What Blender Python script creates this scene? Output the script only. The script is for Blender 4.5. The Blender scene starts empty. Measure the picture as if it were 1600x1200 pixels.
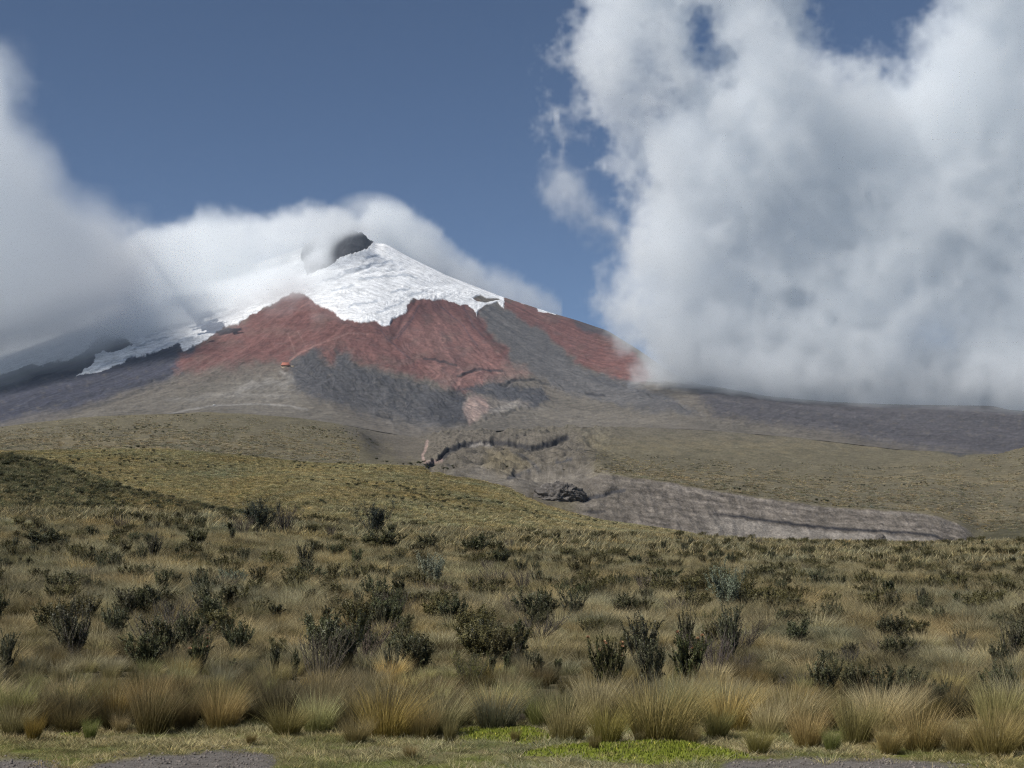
import bpy, math, random
import numpy as np

# ------------------------------------------------------------------ camera, sky, sun
SC = bpy.context.scene
COL = SC.collection
F, HC = 2300.0, 1.65                      # focal length in photo pixels, eye height in metres
TH = math.atan(300.0 / F)                 # camera pitch
CT, ST = math.cos(TH), math.sin(TH)
SUN_EL, SUN_DIR = math.radians(45), (-0.80, -0.60)

cam_d = bpy.data.cameras.new("camera")
cam = bpy.data.objects.new("camera", cam_d); COL.objects.link(cam)
cam_d.sensor_width = 36.0; cam_d.lens = 36.0 * F / 1600.0
cam_d.clip_start = 0.1; cam_d.clip_end = 60000.0
cam.location = (0, 0, HC); cam.rotation_euler = (math.pi / 2 + TH, 0, 0)
SC.camera = cam

world = bpy.data.worlds.new("World"); SC.world = world; world.use_nodes = True
wn = world.node_tree
sky = wn.nodes.new("ShaderNodeTexSky"); sky.sky_type = 'NISHITA'; sky.sun_disc = False
sky.sun_elevation = SUN_EL; sky.sun_rotation = math.atan2(SUN_DIR[0], SUN_DIR[1]) % (2 * math.pi)
sky.altitude = 4200; sky.air_density = 0.9; sky.dust_density = 0.1; sky.ozone_density = 1.3
wn.links.new(sky.outputs[0], wn.nodes["Background"].inputs[0])
wn.nodes["Background"].inputs[1].default_value = 0.073

sun_d = bpy.data.lights.new("sun", 'SUN'); sun = bpy.data.objects.new("sun", sun_d); COL.objects.link(sun)
sun_d.energy = 4.1; sun_d.angle = math.radians(0.5); sun_d.color = (1.0, 0.962, 0.90)
from mathutils import Vector
sv = Vector((SUN_DIR[0] * math.cos(SUN_EL), SUN_DIR[1] * math.cos(SUN_EL), math.sin(SUN_EL)))
sun.rotation_euler = (-sv).to_track_quat('-Z', 'Y').to_euler()
sun.location = (-30, -30, 60)

SC.view_settings.view_transform = 'Standard'; SC.view_settings.look = 'None'
SC.view_settings.exposure = 0.22; SC.view_settings.gamma = 1.0
SC.render.engine = 'CYCLES'
cy = SC.cycles
cy.max_bounces = 16; cy.diffuse_bounces = 2; cy.glossy_bounces = 1; cy.transmission_bounces = 2
cy.transparent_max_bounces = 8; cy.volume_bounces = 14
cy.volume_step_rate = 2.0; cy.volume_max_steps = 512
cy.use_denoising = True; cy.denoising_prefilter = 'NONE'; cy.use_adaptive_sampling = True; cy.adaptive_threshold = 0.02
cy.sample_clamp_indirect = 4.0; cy.filter_width = 1.15

R = np.random.default_rng(7)
random.seed(7)

# ------------------------------------------------------------------ survey geometry
def EY(y):                                 # photo row -> slope of the sight line
    return np.tan(TH + np.arctan((600.0 - np.asarray(y, float)) / F))
def XU(u, E):                              # bearing (X/D) -> photo column at slope E
    return 800.0 + F * u / (CT + E * ST)
def UX(x, E):
    return (np.asarray(x, float) - 800.0) / F * (CT + E * ST)
def PX(X, D, z):
    c = D * CT + (z - HC) * ST
    c = np.maximum(c, 0.5)
    return 800.0 + F * X / c, 600.0 - F * ((z - HC) * CT - D * ST) / c
def line(pts):
    a = np.array(pts, float)
    return lambda x: np.interp(x, a[:, 0], a[:, 1])
def smooth_line(pts, k=14.0):
    a = np.array(pts, float); xs = np.arange(a[0, 0] - 60, a[-1, 0] + 61, 2.0)
    v = np.interp(xs, a[:, 0], a[:, 1]); n = int(3 * k / 2)
    w = np.exp(-0.5 * (np.arange(-n, n + 1) * 2 / k) ** 2); w /= w.sum()
    v = np.convolve(np.pad(v, n, mode='edge'), w, 'valid')
    return lambda x: np.interp(x, xs, v)
def row_of(u, fn):                         # photo row of an outline at each bearing
    y = np.full_like(u, 700.0)
    for _ in range(6): y = fn(XU(u, EY(y)))
    return y
def sstep(a, b, x):
    t = np.clip((x - a) / (b - a), 0, 1); return t * t * (3 - 2 * t)

_perm = np.random.default_rng(3).permutation(4096)
_ga = np.random.default_rng(4).random(4096) * 2 * np.pi
_gx, _gy = np.cos(_ga), np.sin(_ga)
def perlin(x, y):
    xi = np.floor(x).astype(np.int64); yi = np.floor(y).astype(np.int64)
    fx, fy = x - xi, y - yi
    def g(i, j, dx, dy):
        h = _perm[(_perm[i & 4095] + j) & 4095]
        return _gx[h] * dx + _gy[h] * dy
    u = fx * fx * fx * (fx * (fx * 6 - 15) + 10); v = fy * fy * fy * (fy * (fy * 6 - 15) + 10)
    a = g(xi, yi, fx, fy); b = g(xi + 1, yi, fx - 1, fy)
    c = g(xi, yi + 1, fx, fy - 1); d = g(xi + 1, yi + 1, fx - 1, fy - 1)
    a += u * (b - a); c += u * (d - c)
    return (a + v * (c - a)) * 1.5
def fbm(x, y, o=4, p=0.5, ridge=False):
    s = 0; a = 1.0; n = 0
    for k in range(o):
        q = perlin(x * 2 ** k + 17.3 * k, y * 2 ** k - 9.1 * k)
        if ridge: q = 1 - 2 * np.abs(q)
        s = s + a * q; n += a; a *= p
    return s / n

def poly_sd(px, py, poly):                 # signed distance, inside positive
    P = np.array(poly, float); n = len(P)
    d = np.full(px.shape, 1e9); ins = np.zeros(px.shape, bool)
    for i in range(n):
        a = P[i]; b = P[(i + 1) % n]; e = b - a
        wx, wy = px - a[0], py - a[1]
        t = np.clip((wx * e[0] + wy * e[1]) / max(e @ e, 1e-9), 0, 1)
        d = np.minimum(d, (wx - e[0] * t) ** 2 + (wy - e[1] * t) ** 2)
        if a[1] != b[1]:
            c = ((a[1] > py) != (b[1] > py)) & (px < e[0] * (py - a[1]) / (b[1] - a[1]) + a[0])
            ins ^= c
    d = np.sqrt(d)
    return np.where(ins, d, -d)
def line_d(px, py, pts):
    P = np.array(pts, float); d = np.full(px.shape, 1e9)
    for a, b in zip(P[:-1], P[1:]):
        e = b - a; wx, wy = px - a[0], py - a[1]
        t = np.clip((wx * e[0] + wy * e[1]) / max(e @ e, 1e-9), 0, 1)
        d = np.minimum(d, (wx - e[0] * t) ** 2 + (wy - e[1] * t) ** 2)
    return np.sqrt(d)

# ------------------------------------------------------------------ object helpers
def mesh_np(name, V, faces, mat=None, cols=None, smooth=False, mats=None, midx=None):
    """faces: list of (n,k) int arrays"""
    me = bpy.data.meshes.new(name)
    V = np.asarray(V, np.float32); me.vertices.add(len(V)); me.vertices.foreach_set("co", V.ravel())
    faces = [np.asarray(f, np.int32) for f in (faces if isinstance(faces, list) else [faces]) if len(f)]
    tot = sum(f.size for f in faces); npol = sum(len(f) for f in faces)
    me.loops.add(tot); me.polygons.add(npol)
    me.loops.foreach_set("vertex_index", np.concatenate([f.ravel() for f in faces]))
    sizes = np.concatenate([np.full(len(f), f.shape[1], np.int32) for f in faces])
    starts = np.concatenate([[0], np.cumsum(sizes)[:-1]]).astype(np.int32)
    me.polygons.foreach_set("loop_start", starts)
    if smooth: me.polygons.foreach_set("use_smooth", np.ones(npol, bool))
    if midx is not None: me.polygons.foreach_set("material_index", np.asarray(midx, np.int32))
    if cols is not None:
        c = np.ones((len(V), 4), np.float32); c[:, :3] = cols
        at = me.attributes.new("col", 'FLOAT_COLOR', 'POINT'); at.data.foreach_set("color", c.ravel())
    me.update(calc_edges=True)
    for m in (mats or ([mat] if mat else [])): me.materials.append(m)
    return me
def obj(name, me, parent=None, loc=(0, 0, 0), link=True):
    o = bpy.data.objects.new(name, me)
    o.location = loc
    if link: COL.objects.link(o)
    if parent: o.parent = parent
    return o
def tag(o, label=None, cat=None, group=None, kind=None):
    if label: o["label"] = label
    if cat: o["category"] = cat
    if group: o["group"] = group
    if kind: o["kind"] = kind
    return o
def grid_faces(nr, nc):
    i = np.arange(nr - 1)[:, None] * nc + np.arange(nc - 1)[None, :]
    i = i.ravel(); return np.stack([i, i + 1, i + nc + 1, i + nc], 1)

def new_mat(name):
    m = bpy.data.materials.new(name); m.use_nodes = True
    return m, m.node_tree, m.node_tree.nodes["Principled BSDF"]
def N(t, kind, **kw):
    n = t.nodes.new(kind)
    for k, v in kw.items(): setattr(n, k, v)
    return n
def attr_col(t, name="col", typ='GEOMETRY'):
    n = N(t, "ShaderNodeAttribute", attribute_name=name); n.attribute_type = typ; return n.outputs["Color"]
def mul(t, a, b, mode='MULTIPLY', f=1.0):
    n = N(t, "ShaderNodeMix", data_type='RGBA', blend_type=mode); n.inputs[0].default_value = f
    for k, v in ((6, a), (7, b)):
        if hasattr(v, "is_output"): t.links.new(v, n.inputs[k])
        else: n.inputs[k].default_value = (*v, 1)
    return n.outputs[2]
def noise_fac(t, scale, lo, hi, detail=5, vec=None, rough=0.6):
    if vec is None:
        vec = N(t, "ShaderNodeTexCoord").outputs["Object"]
    n = N(t, "ShaderNodeTexNoise"); n.inputs["Scale"].default_value = scale
    n.inputs["Detail"].default_value = detail; n.inputs["Roughness"].default_value = rough
    t.links.new(vec, n.inputs["Vector"])
    r = N(t, "ShaderNodeMapRange"); r.inputs[1].default_value = 0.3; r.inputs[2].default_value = 0.7
    r.inputs[3].default_value = lo; r.inputs[4].default_value = hi
    t.links.new(n.outputs[0], r.inputs[0]); return r.outputs[0]
def bump(t, b, fac, dist, strength=1.0):
    n = N(t, "ShaderNodeBump"); n.inputs["Distance"].default_value = dist; n.inputs["Strength"].default_value = strength
    t.links.new(fac, n.inputs["Height"]); t.links.new(n.outputs[0], b.inputs["Normal"])

def terrain_mat(name, s1, s2, rough=0.95, bd=0.0):
    m, t, b = new_mat(name)
    c = attr_col(t)
    c = mul(t, c, noise_fac(t, s1, 0.72, 1.28))
    n2 = noise_fac(t, s2, 0.75, 1.25)
    c = mul(t, c, n2)
    t.links.new(c, b.inputs["Base Color"]); b.inputs["Roughness"].default_value = rough
    b.inputs["Specular IOR Level"].default_value = 0.15
    if bd: bump(t, b, n2, bd)
    return m

# ------------------------------------------------------------------ outlines traced from the photograph
R1 = smooth_line([(-300, 796), (0, 802), (100, 800), (200, 800), (300, 805), (400, 812), (500, 816), (560, 819), (650, 826),
                  (750, 831), (900, 833), (1000, 837), (1100, 841), (1200, 846), (1300, 848), (1450, 850), (1600, 846), (1900, 840)])
D1 = line([(-300, 118), (400, 140), (800, 170), (1100, 205), (1600, 225), (1900, 230)])
R1B = smooth_line([(-300, 672), (0, 709), (50, 716), (100, 729), (150, 748), (200, 765), (250, 780), (300, 792), (340, 802), (400, 822), (600, 880)], 10)
R2 = smooth_line([(-300, 700), (0, 705), (100, 704), (250, 701), (400, 713), (500, 723), (597, 727), (665, 730), (700, 745), (737, 748),
                  (797, 762), (815, 774), (853, 789), (887, 799), (940, 812), (1000, 820), (1080, 832), (1160, 862), (1400, 880), (1900, 880)], 7)
R3 = smooth_line([(-300, 684), (0, 669), (60, 662), (150, 653), (250, 649), (330, 646), (400, 650), (460, 656), (530, 665), (565, 674),
                  (590, 698), (630, 708), (680, 704), (800, 706), (900, 708), (1000, 712), (1200, 722), (1400, 729), (1500, 718), (1550, 711), (1600, 699), (1750, 672), (1900, 660)], 9)
CLT = smooth_line([(-300, 716), (500, 735), (600, 736), (690, 742), (740, 746), (800, 756), (850, 762), (900, 745), (940, 741), (1040, 753), (1100, 765), (1200, 780),
                   (1300, 793), (1400, 799), (1450, 803), (1500, 819), (1530, 838), (1600, 835), (1900, 810)], 7)
YF = smooth_line([(-300, 690), (0, 668), (60, 660), (150, 651), (250, 647), (330, 644), (400, 648), (460, 653), (530, 662), (580, 672), (650, 684), (700, 676),
                  (800, 672), (900, 668), (1000, 668), (1100, 672), (1200, 680), (1300, 690), (1400, 702), (1500, 708), (1600, 712), (1900, 712)], 9)
SIL = smooth_line([(-400, 640), (-100, 560), (0, 530), (100, 500), (200, 470), (300, 440), (400, 412), (470, 388), (490, 372), (505, 363), (525, 360), (548, 358),
                   (566, 364), (580, 376), (590, 381), (600, 380), (612, 386), (640, 402), (700, 431), (780, 462), (862, 489), (900, 500), (950, 517), (1000, 548),
                   (1050, 583), (1090, 600), (1130, 606), (1200, 619), (1300, 628), (1400, 632), (1470, 633), (1550, 634), (1575, 640), (1620, 644), (1900, 660)], 3.5)
DS = smooth_line([(-400, 8600), (950, 8600), (1120, 5600), (1900, 5400)], 25)

UC = np.concatenate([np.linspace(-1.25, -0.405, 46), np.linspace(-0.40, 0.40, 1841), np.linspace(0.405, 1.25, 46)])

# ------------------------------------------------------------------ near ground (moor slope)
def zA(X, D):
    X = np.asarray(X, float); D = np.asarray(D, float)
    u = np.clip(X / np.maximum(D, 20.0), -1.2, 1.2)
    xp = XU(u, 0.03)
    d1 = D1(xp); zc = HC + d1 * EY(R1(xp))
    t = np.clip((D - 17.0) / (d1 - 17.0), 0, 1)
    z = zc * t ** 1.3
    s = 1.3 * zc / (d1 - 17.0); o = np.maximum(D - d1, 0)
    z = z + s * o - 0.022 * o * o
    amp = sstep(18, 45, D) * np.clip((d1 - D) / 30, 0.18, 1)
    z = z + amp * (0.42 * fbm(X / 17.0, D / 17.0, 2) + 0.10 * perlin(X / 2.6, D / 2.6))
    z = z + 0.02 * perlin(X / 0.9, D / 0.9) + 0.035 * perlin(X / 2.2 + 7, D / 2.2)
    return z
def ground_at(x, y):
    """world point of the moor under a photo point"""
    E = float(EY(y)); u = float(UX(x, E))
    D = np.concatenate([np.arange(9, 40, 0.02), np.arange(40, 245, 0.1)])
    g = zA(u * D, D) - HC - E * D
    k = np.nonzero(g >= 0)[0]
    i = k[0] if len(k) else len(D) - 1
    return u * D[i], D[i], float(zA(u * D[i], D[i]))

GRAVEL = [[(120, 1215), (150, 1192), (230, 1183), (330, 1172), (410, 1175), (440, 1188), (425, 1215)],
          [(-60, 1215), (-60, 1188), (30, 1186), (90, 1192), (110, 1215)],
          [(1110, 1215), (1135, 1192), (1250, 1186), (1390, 1187), (1500, 1196), (1560, 1215)]]
ua = np.concatenate([np.linspace(-1.25, -0.42, 40), np.linspace(-0.41, 0.41, 900), np.linspace(0.42, 1.25, 40)])
da = np.concatenate([[-40, -20, -5, 2, 6, 9, 10.5], np.arange(11.5, 19, 0.045), 19 * (262 / 19.0) ** np.linspace(0, 1, 330)])
DA, UA = np.meshgrid(da, ua, indexing='ij')
XA = UA * np.maximum(DA, 20.0)
ZA = zA(XA, DA)
pxa, pya = PX(XA, DA, ZA)
wx = pxa + 26 * fbm(XA * 1.3, DA * 1.3, 4); wy = pya + 9 * fbm(XA * 1.3 + 40, DA * 1.3, 4)
soil = np.array([0.050, 0.042, 0.026]); litter = np.array([0.20, 0.165, 0.085]); stone = np.array([0.165, 0.148, 0.130]); moss = np.array([0.12, 0.135, 0.028])
n1 = fbm(XA / 1.3, DA / 1.3, 4)[..., None]
ca = soil + (litter - soil) * np.clip(0.15 + 0.8 * n1, 0, 1)
front = (1 - sstep(16.2, 17.5, DA))[..., None]
ca = ca * (1 - front) + front * (moss + (litter - moss) * np.clip(0.45 + 1.6 * fbm(XA * 1.1 + 3, DA * 1.1, 3)[..., None], 0, 1))
gm = np.zeros(DA.shape)
msk = (DA > 10) & (DA < 17)
for g in GRAVEL: gm[msk] = np.maximum(gm[msk], sstep(-5, 5, poly_sd(wx[msk], wy[msk], g)))
gm = np.where(DA < 12.2, np.maximum(gm, 1 - sstep(11.6, 12.4, DA)), gm)
ca = ca * (1 - gm[..., None]) + gm[..., None] * stone * (0.9 + 0.25 * fbm(XA * 3, DA * 3, 3)[..., None])
m_ground = terrain_mat("moor_ground", 9.0, 60.0, bd=0.012)
ground = obj("ground", mesh_np("ground", np.stack([XA, DA, ZA], -1).reshape(-1, 3), grid_faces(*DA.shape), m_ground, ca.reshape(-1, 3), True))
tag(ground, kind="structure")

# ------------------------------------------------------------------ hills, gorge and plain
u = UC
def rows(k0, k1, n, p=1.0, end=False):
    """n rows from knot (D,z) to knot (D,z); z eased with power p"""
    t = np.linspace(0, 1, n, endpoint=end)[:, None]
    return k0[0] + (k1[0] - k0[0]) * t, k0[1] + (k1[1] - k0[1]) * t ** p
def knot(D, y):
    D = np.broadcast_to(np.asarray(D, float), u.shape)
    return D, HC + D * EY(y)
y1, y2, y3, yc, yf, ys = (row_of(u, f) for f in (R1, R2, R3, CLT, YF, SIL))
xm = XU(u, 0.06); xt = XU(u, 0.22)
jag = (sstep(470, 490, xt) * (1 - sstep(572, 584, xt))) * (3.4 * perlin(xt / 9.0, xt * 0 + 4.4) + 2.4 * perlin(xt / 3.7, xt * 0 + 1.7))
d1 = D1(xm)
gor = sstep(830, 960, xm) * (1 - sstep(1490, 1540, xm))            # where the gorge wall stands in view
kk = [knot(d1 * 1.02, y1 + 25), knot(350 + (d1 * 1.6 - 350) * sstep(340, 520, xm), np.maximum(y1, y2) + 10)]
kk.append(knot(650.0, y2))
kk.append(knot(700.0, np.maximum(y2 + 3, yc + 22 + gor * 22) + 6))
kk.append(knot(770.0, np.where(yc < y2, yc, y2 + 2)))
d3 = 1900.0 - 350 * sstep(1350, 1550, xm)
kk.append(knot(d3, y3))
kk.append(knot(d3 * 1.18, y3 + 3))
kk.append(knot(3000.0, yf))
cnt = [110, 130, 30, 90, 150, 12, 60]
ps = [1, 1.0, 1, 1, 1.0, 1, 1]
DB, ZB = [], []
for a, b, n, p in zip(kk[:-1], kk[1:], cnt, ps):
    d, z = rows(a, b, n, p); DB.append(d); ZB.append(z)
DB.append(kk[-1][0][None]); ZB.append(kk[-1][1][None])
DB = np.concatenate(DB); ZB = np.concatenate(ZB); UB = np.broadcast_to(u, DB.shape)
# soften along the sight line, then relief
for _ in range(3):
    ZB[1:-1] = 0.25 * ZB[:-2] + 0.5 * ZB[1:-1] + 0.25 * ZB[2:]
XB = UB * DB
pxb, pyb = PX(XB, DB, ZB)
# the close brown hill at the left edge
yb = row_of(u, R1B); zb = HC + 330 * EY(yb)
hb = zb - np.where(DB < 330, 0.21 * (330 - DB), 0.30 * (DB - 330))
k = 3.0
hm = np.clip((hb - ZB) / k, -30, 30)
near_hill = (hb > ZB) & (DB > 180)
ZB = np.where(DB > 180, ZB + k * np.log1p(np.exp(hm)) - k * 0.0 * hm, ZB)
pxb, pyb = PX(XB, DB, ZB)
S = DB / F                                                         # metres per photo pixel there
def scarps(px, py, Z, S, lst):
    for pts, h, foot in lst:
        a = np.array(pts, float)
        m = (px > a[0, 0] - 4) & (px < a[-1, 0] + 4) & (py > a[:, 1].min() - 30) & (py < a[:, 1].max() + foot + 30)
        if not m.any(): continue
        x = px[m]; y1_ = py[m]; y = py[m] - np.interp(x, a[:, 0], a[:, 1]) - 3.0 * perlin(x / 17.0, x * 0 + 3.3) - 1.0 * perlin(x / 8.0, y1_ / 6.0)
        e = sstep(a[0, 0] - 4, a[0, 0] + 12, x) * (1 - sstep(a[-1, 0] - 12, a[-1, 0] + 4, x))
        dz = -h * sstep(0, 4.0, y) * (1 - sstep(3, foot, y)) * e
        Z[m] += dz * S[m]
amp = sstep(250, 600, DB)
ZB += amp * (2.2 * fbm(XB / 120, DB / 160, 3) * np.clip(DB / 1200, 0.35, 1.6))
inner = sstep(640, 700, pxb) * (1 - sstep(900, 1010, pxb)) * sstep(690, 900, DB)
ZB += inner * 14 * (fbm(XB / 60 + 5, DB / 130, 4, ridge=True) - 0.3)
wall = gor * sstep(690, 702, DB) * (1 - sstep(764, 776, DB))
ZB += wall * (1.3 * fbm(XB / 17, DB / 60, 3, ridge=True) + 0.9 * fbm(XB / 6, DB / 9, 3))
SCB = [([(664, 727), (690, 715), (700, 702), (720, 693), (760, 688), (800, 690), (830, 697), (860, 690), (888, 679)], 9, 26),
       ([(795, 744), (815, 738), (832, 729)], 6, 16), ([(870, 721), (892, 715)], 5, 12),
       ([(905, 779), (935, 770), (975, 760)], 6, 14), ([(910, 798), (945, 796)], 4, 9)]
scarps(pxb, pyb, ZB, S, SCB)
pxb, pyb = PX(XB, DB, ZB)

C = lambda *a: np.array(a, float)
K = dict(ygreen=C(.195, .158, .068), olive=C(.142, .124, .080), ashol=C(.135, .120, .098), ash=C(.128, .112, .092), slate=C(.05, .05, .066), red=C(.152, .074, .064),
         lava=C(.105, .100, .098), dark=C(.062, .062, .068), black=C(.03, .03, .034), pink=C(.34, .25, .215), pale=C(.27, .245, .215), strata=C(.160, .140, .120), maroon=C(.105, .048, .044),
         brown=C(.088, .072, .042), pinkred=C(.22, .125, .108), snow=C(.76, .77, .78), dsnow=C(.50, .52, .55), ice=C(.30, .34, .40), road=C(.26, .245, .225), tan=C(.195, .16, .092), dgreen=C(.075, .070, .042))
def paint(col, px, py, w, poly, key, fe=3.0, warp=5.0, wt=1.0, sc=22.0):
    P = np.array(poly, float); pad = fe + 2 * warp
    m = (px > P[:, 0].min() - pad) & (px < P[:, 0].max() + pad) & (py > P[:, 1].min() - pad) & (py < P[:, 1].max() + pad)
    if not m.any(): return
    x, y = px[m], py[m]
    sd = poly_sd(x + 1.5 * warp * fbm(x / sc, y / sc, 4, 0.5), y + 1.2 * warp * fbm(x / sc + 31, y / sc + 9, 4, 0.5), poly)
    sd = sd + 1.1 * fe * fbm(x / 7.0, y / 4.0, 3)
    a = sstep(-1.4 * fe, 1.4 * fe, sd) * wt
    col[m] += a[:, None] * (K[key] - col[m])
def stroke(col, px, py, pts, key, th=1.0, fe=0.8, warp=1.5, wt=1.0):
    P = np.array(pts, float); pad = th + fe + 2 * warp
    m = (px > P[:, 0].min() - pad) & (px < P[:, 0].max() + pad) & (py > P[:, 1].min() - pad) & (py < P[:, 1].max() + pad)
    if not m.any(): return
    x, y = px[m], py[m]
    d = line_d(x + warp * fbm(x / 14, y / 14, 3), y + warp * fbm(x / 14 + 31, y / 14, 3), pts)
    a = (1 - sstep(th - fe, th + fe, d)) * wt
    col[m] += a[:, None] * (K[key] - col[m])

cb = np.empty(DB.shape + (3,)); cb[:] = K['olive']
nb = fbm(XB / 90, DB / 140, 4); nb2 = fbm(XB / 30 + 9, DB / 60, 4)
f2 = (DB < 700) & (pxb < 1150)
cb[f2] = K['ygreen']
t = (sstep(-0.15, 0.35, nb) * 0.6)[..., None]; cb += t * (K['brown'] * 1.3 - cb) * f2[..., None]
pl = (DB > 770)
t = (sstep(0.0, 0.45, nb2 + 0.25 * np.sin(pyb / 9.0)) * 0.55)[..., None] * pl[..., None]; cb += t * (K['tan'] - cb)
t = (sstep(715, 650, pyb) * 0.8 * sstep(640, 760, pxb))[..., None] * pl[..., None]; cb += t * (K['ashol'] - cb)
t = (sstep(0.05, 0.5, -nb2) * 0.4)[..., None] * pl[..., None]; cb += t * (K['dgreen'] - cb)
cb[near_hill] = K['brown'] * (1 + 0.5 * np.clip(nb2[near_hill], -.6, .6))[:, None]
cb0 = cb.copy()
P = lambda *a, **k: paint(cb, pxb, pyb, None, *a, **k)
L = lambda *a, **k: stroke(cb, pxb, pyb, *a, **k)
P([(540, 668), (600, 660), (760, 662), (900, 672), (925, 700), (935, 745), (900, 775), (850, 792), (800, 770), (735, 750), (690, 745), (640, 722), (590, 705)], 'ash', 14, 10, 0.85)
P([(685, 745), (740, 730), (820, 735), (900, 735), (960, 740), (940, 760), (870, 765), (800, 760)], 'pale', 10, 10, 0.35)
P([(760, 705), (800, 700), (830, 720), (820, 738), (780, 740), (755, 725)], 'tan', 8, 5, 0.5)
# gorge wall: strata along the cliff
wm = wall > 0.25
if wm.any():
    x, y = pxb[wm], pyb[wm]; top = CLT(x)
    h = y - top + 3 * fbm(x / 18, y / 18, 3)
    c = np.broadcast_to(K['strata'], (len(x), 3)).copy()
    c *= (1 + 0.30 * fbm(x / 9, y / 4.0, 4) + 0.75 * fbm(x / 90, (h + 2 * fbm(x / 14, y / 9, 2)) / 4.5, 3))[:, None]
    c += (sstep(0.0, 0.5, fbm(x / 45, y / 16, 3)) * 0.5)[:, None] * (K['ash'] - c)
    c += (np.exp(-((h - 33 + 0.006 * (x - 1300)) / 2.6) ** 2) * sstep(1080, 1150, x) * 0.95)[:, None] * (K['black'] - c)
    c += (sstep(36, 40, h) * sstep(1080, 1140, x) * 0.55)[:, None] * (K['pale'] - c)
    c += (np.exp(-((h - 4) / 3.0) ** 2) * 0.45 * sstep(-.1, .4, fbm(x / 30, y / 8, 3)))[:, None] * (K['pale'] - c)
    c += ((1 - sstep(920, 1060, x)) * 0.55)[:, None] * (K['ash'] - c)
    a = (sstep(0.25, 0.8, wall[wm]) * sstep(-3, 2, h))[:, None]
    cb[wm] += a * (c - cb[wm])
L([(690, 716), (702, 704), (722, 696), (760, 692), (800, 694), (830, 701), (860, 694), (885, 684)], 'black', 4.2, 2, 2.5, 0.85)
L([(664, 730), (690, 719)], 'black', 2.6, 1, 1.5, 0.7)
L([(735, 697), (752, 694), (768, 696)], 'pale', 2.2, 1.2, 2, 0.8)
L([(668, 690), (664, 702), (660, 712), (664, 722), (685, 722), (690, 719)], 'pink', 2.0, 1.2, 2, 0.8)
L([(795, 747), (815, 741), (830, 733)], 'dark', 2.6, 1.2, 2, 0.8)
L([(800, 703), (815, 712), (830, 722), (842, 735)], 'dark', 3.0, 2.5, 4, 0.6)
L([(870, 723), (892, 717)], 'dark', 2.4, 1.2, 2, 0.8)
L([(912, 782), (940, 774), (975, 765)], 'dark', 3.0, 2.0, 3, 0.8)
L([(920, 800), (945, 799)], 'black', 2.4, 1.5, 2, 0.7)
L([(850, 762), (868, 752), (885, 760)], 'pale', 2.5, 2, 3, 0.6)
P([(1085, 652), (1150, 655), (1180, 660), (1140, 664)], 'dgreen', 4, 4, 0.7)
P([(1440, 700), (1455, 690), (1480, 686), (1510, 685), (1540, 692), (1568, 706), (1500, 712)], 'dark', 2, 3, 0.9)
P([(1530, 845), (1545, 815), (1620, 805), (1620, 850)], 'dgreen', 5, 5, 0.8)
nearh = (1 - sstep(668, 690, DB))[..., None]; cb = cb * (1 - nearh) + cb0 * nearh
cb *= (1 + 0.20 * fbm(pxb / 7, pyb / 2.2, 3) + 0.26 * fbm(pxb / 34, pyb / 9, 4) + 0.30 * fbm(pxb / 3.4, pyb / 1.5, 2))[..., None]
cb = np.clip(cb, 0.01, 0.9)
m_hill = terrain_mat("hill_turf", 0.12, 0.9, bd=0.6)
hills = obj("hills", mesh_np("hills", np.stack([XB, DB, ZB], -1).reshape(-1, 3), grid_faces(*DB.shape), m_hill, cb.reshape(-1, 3), True))
tag(hills, kind="structure")

# ------------------------------------------------------------------ volcano
ds = DS(xm); zs = HC + ds * EY(ys); zf = kk[-1][1]
tt = np.concatenate([np.linspace(0, 1, 460), [1.004, 1.012, 1.03, 1.08, 1.2, 1.4]])[:, None]
pw = 1.55 - 0.35 * sstep(850, 1100, xm)
tc = np.clip(tt, 0, 1)
k_ = np.exp(-0.5 * (np.arange(-150, 151) / 55.0) ** 2); k_ /= k_.sum()
ys2 = np.convolve(np.pad(ys, 150, mode='edge'), k_, 'valid'); ys2[:60] = ys[:60]; ys2[-60:] = ys[-60:]; zs2 = HC + ds * EY(ys2)
zs = zs2[None] + (zs - zs2)[None] * tc ** 14 - (jag * ds / F)[None] * tc ** 110
DM = 3000.0 + (ds - 3000.0) * tt
ZM = zf + (zs - zf) * tc ** pw - np.where(tt > 1, ((tt - 1) * 5000) * 0.55, 0)
UM = np.broadcast_to(u, DM.shape); XM = UM * DM
pxm, pym = PX(XM, DM, ZM)
SM = DM / F
sdep = sstep(0, 16, pym - ys)                                        # keeps the traced skyline
sx = XM - UX(590, EY(380)) * 8600; sy = 8600 - DM
ang = np.arctan2(sx, sy + 900); rad = np.hypot(sx, sy + 400)
low = sstep(0, 0.25, tt)
rid = (fbm(ang * 16 + 0.8 * fbm(XM / 700, DM / 700, 3), rad / 2600, 4, ridge=True) - 0.35) * np.clip(rad / 2600, 0, 1)
fine = (fbm(ang * 60 + 1.5 * fbm(XM / 500, DM / 500, 3), rad / 900, 3, ridge=True) - 0.35) * np.clip(rad / 3500, 0, 1)
bumpy = fbm(XM / 420, DM / 420, 5)
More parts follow.
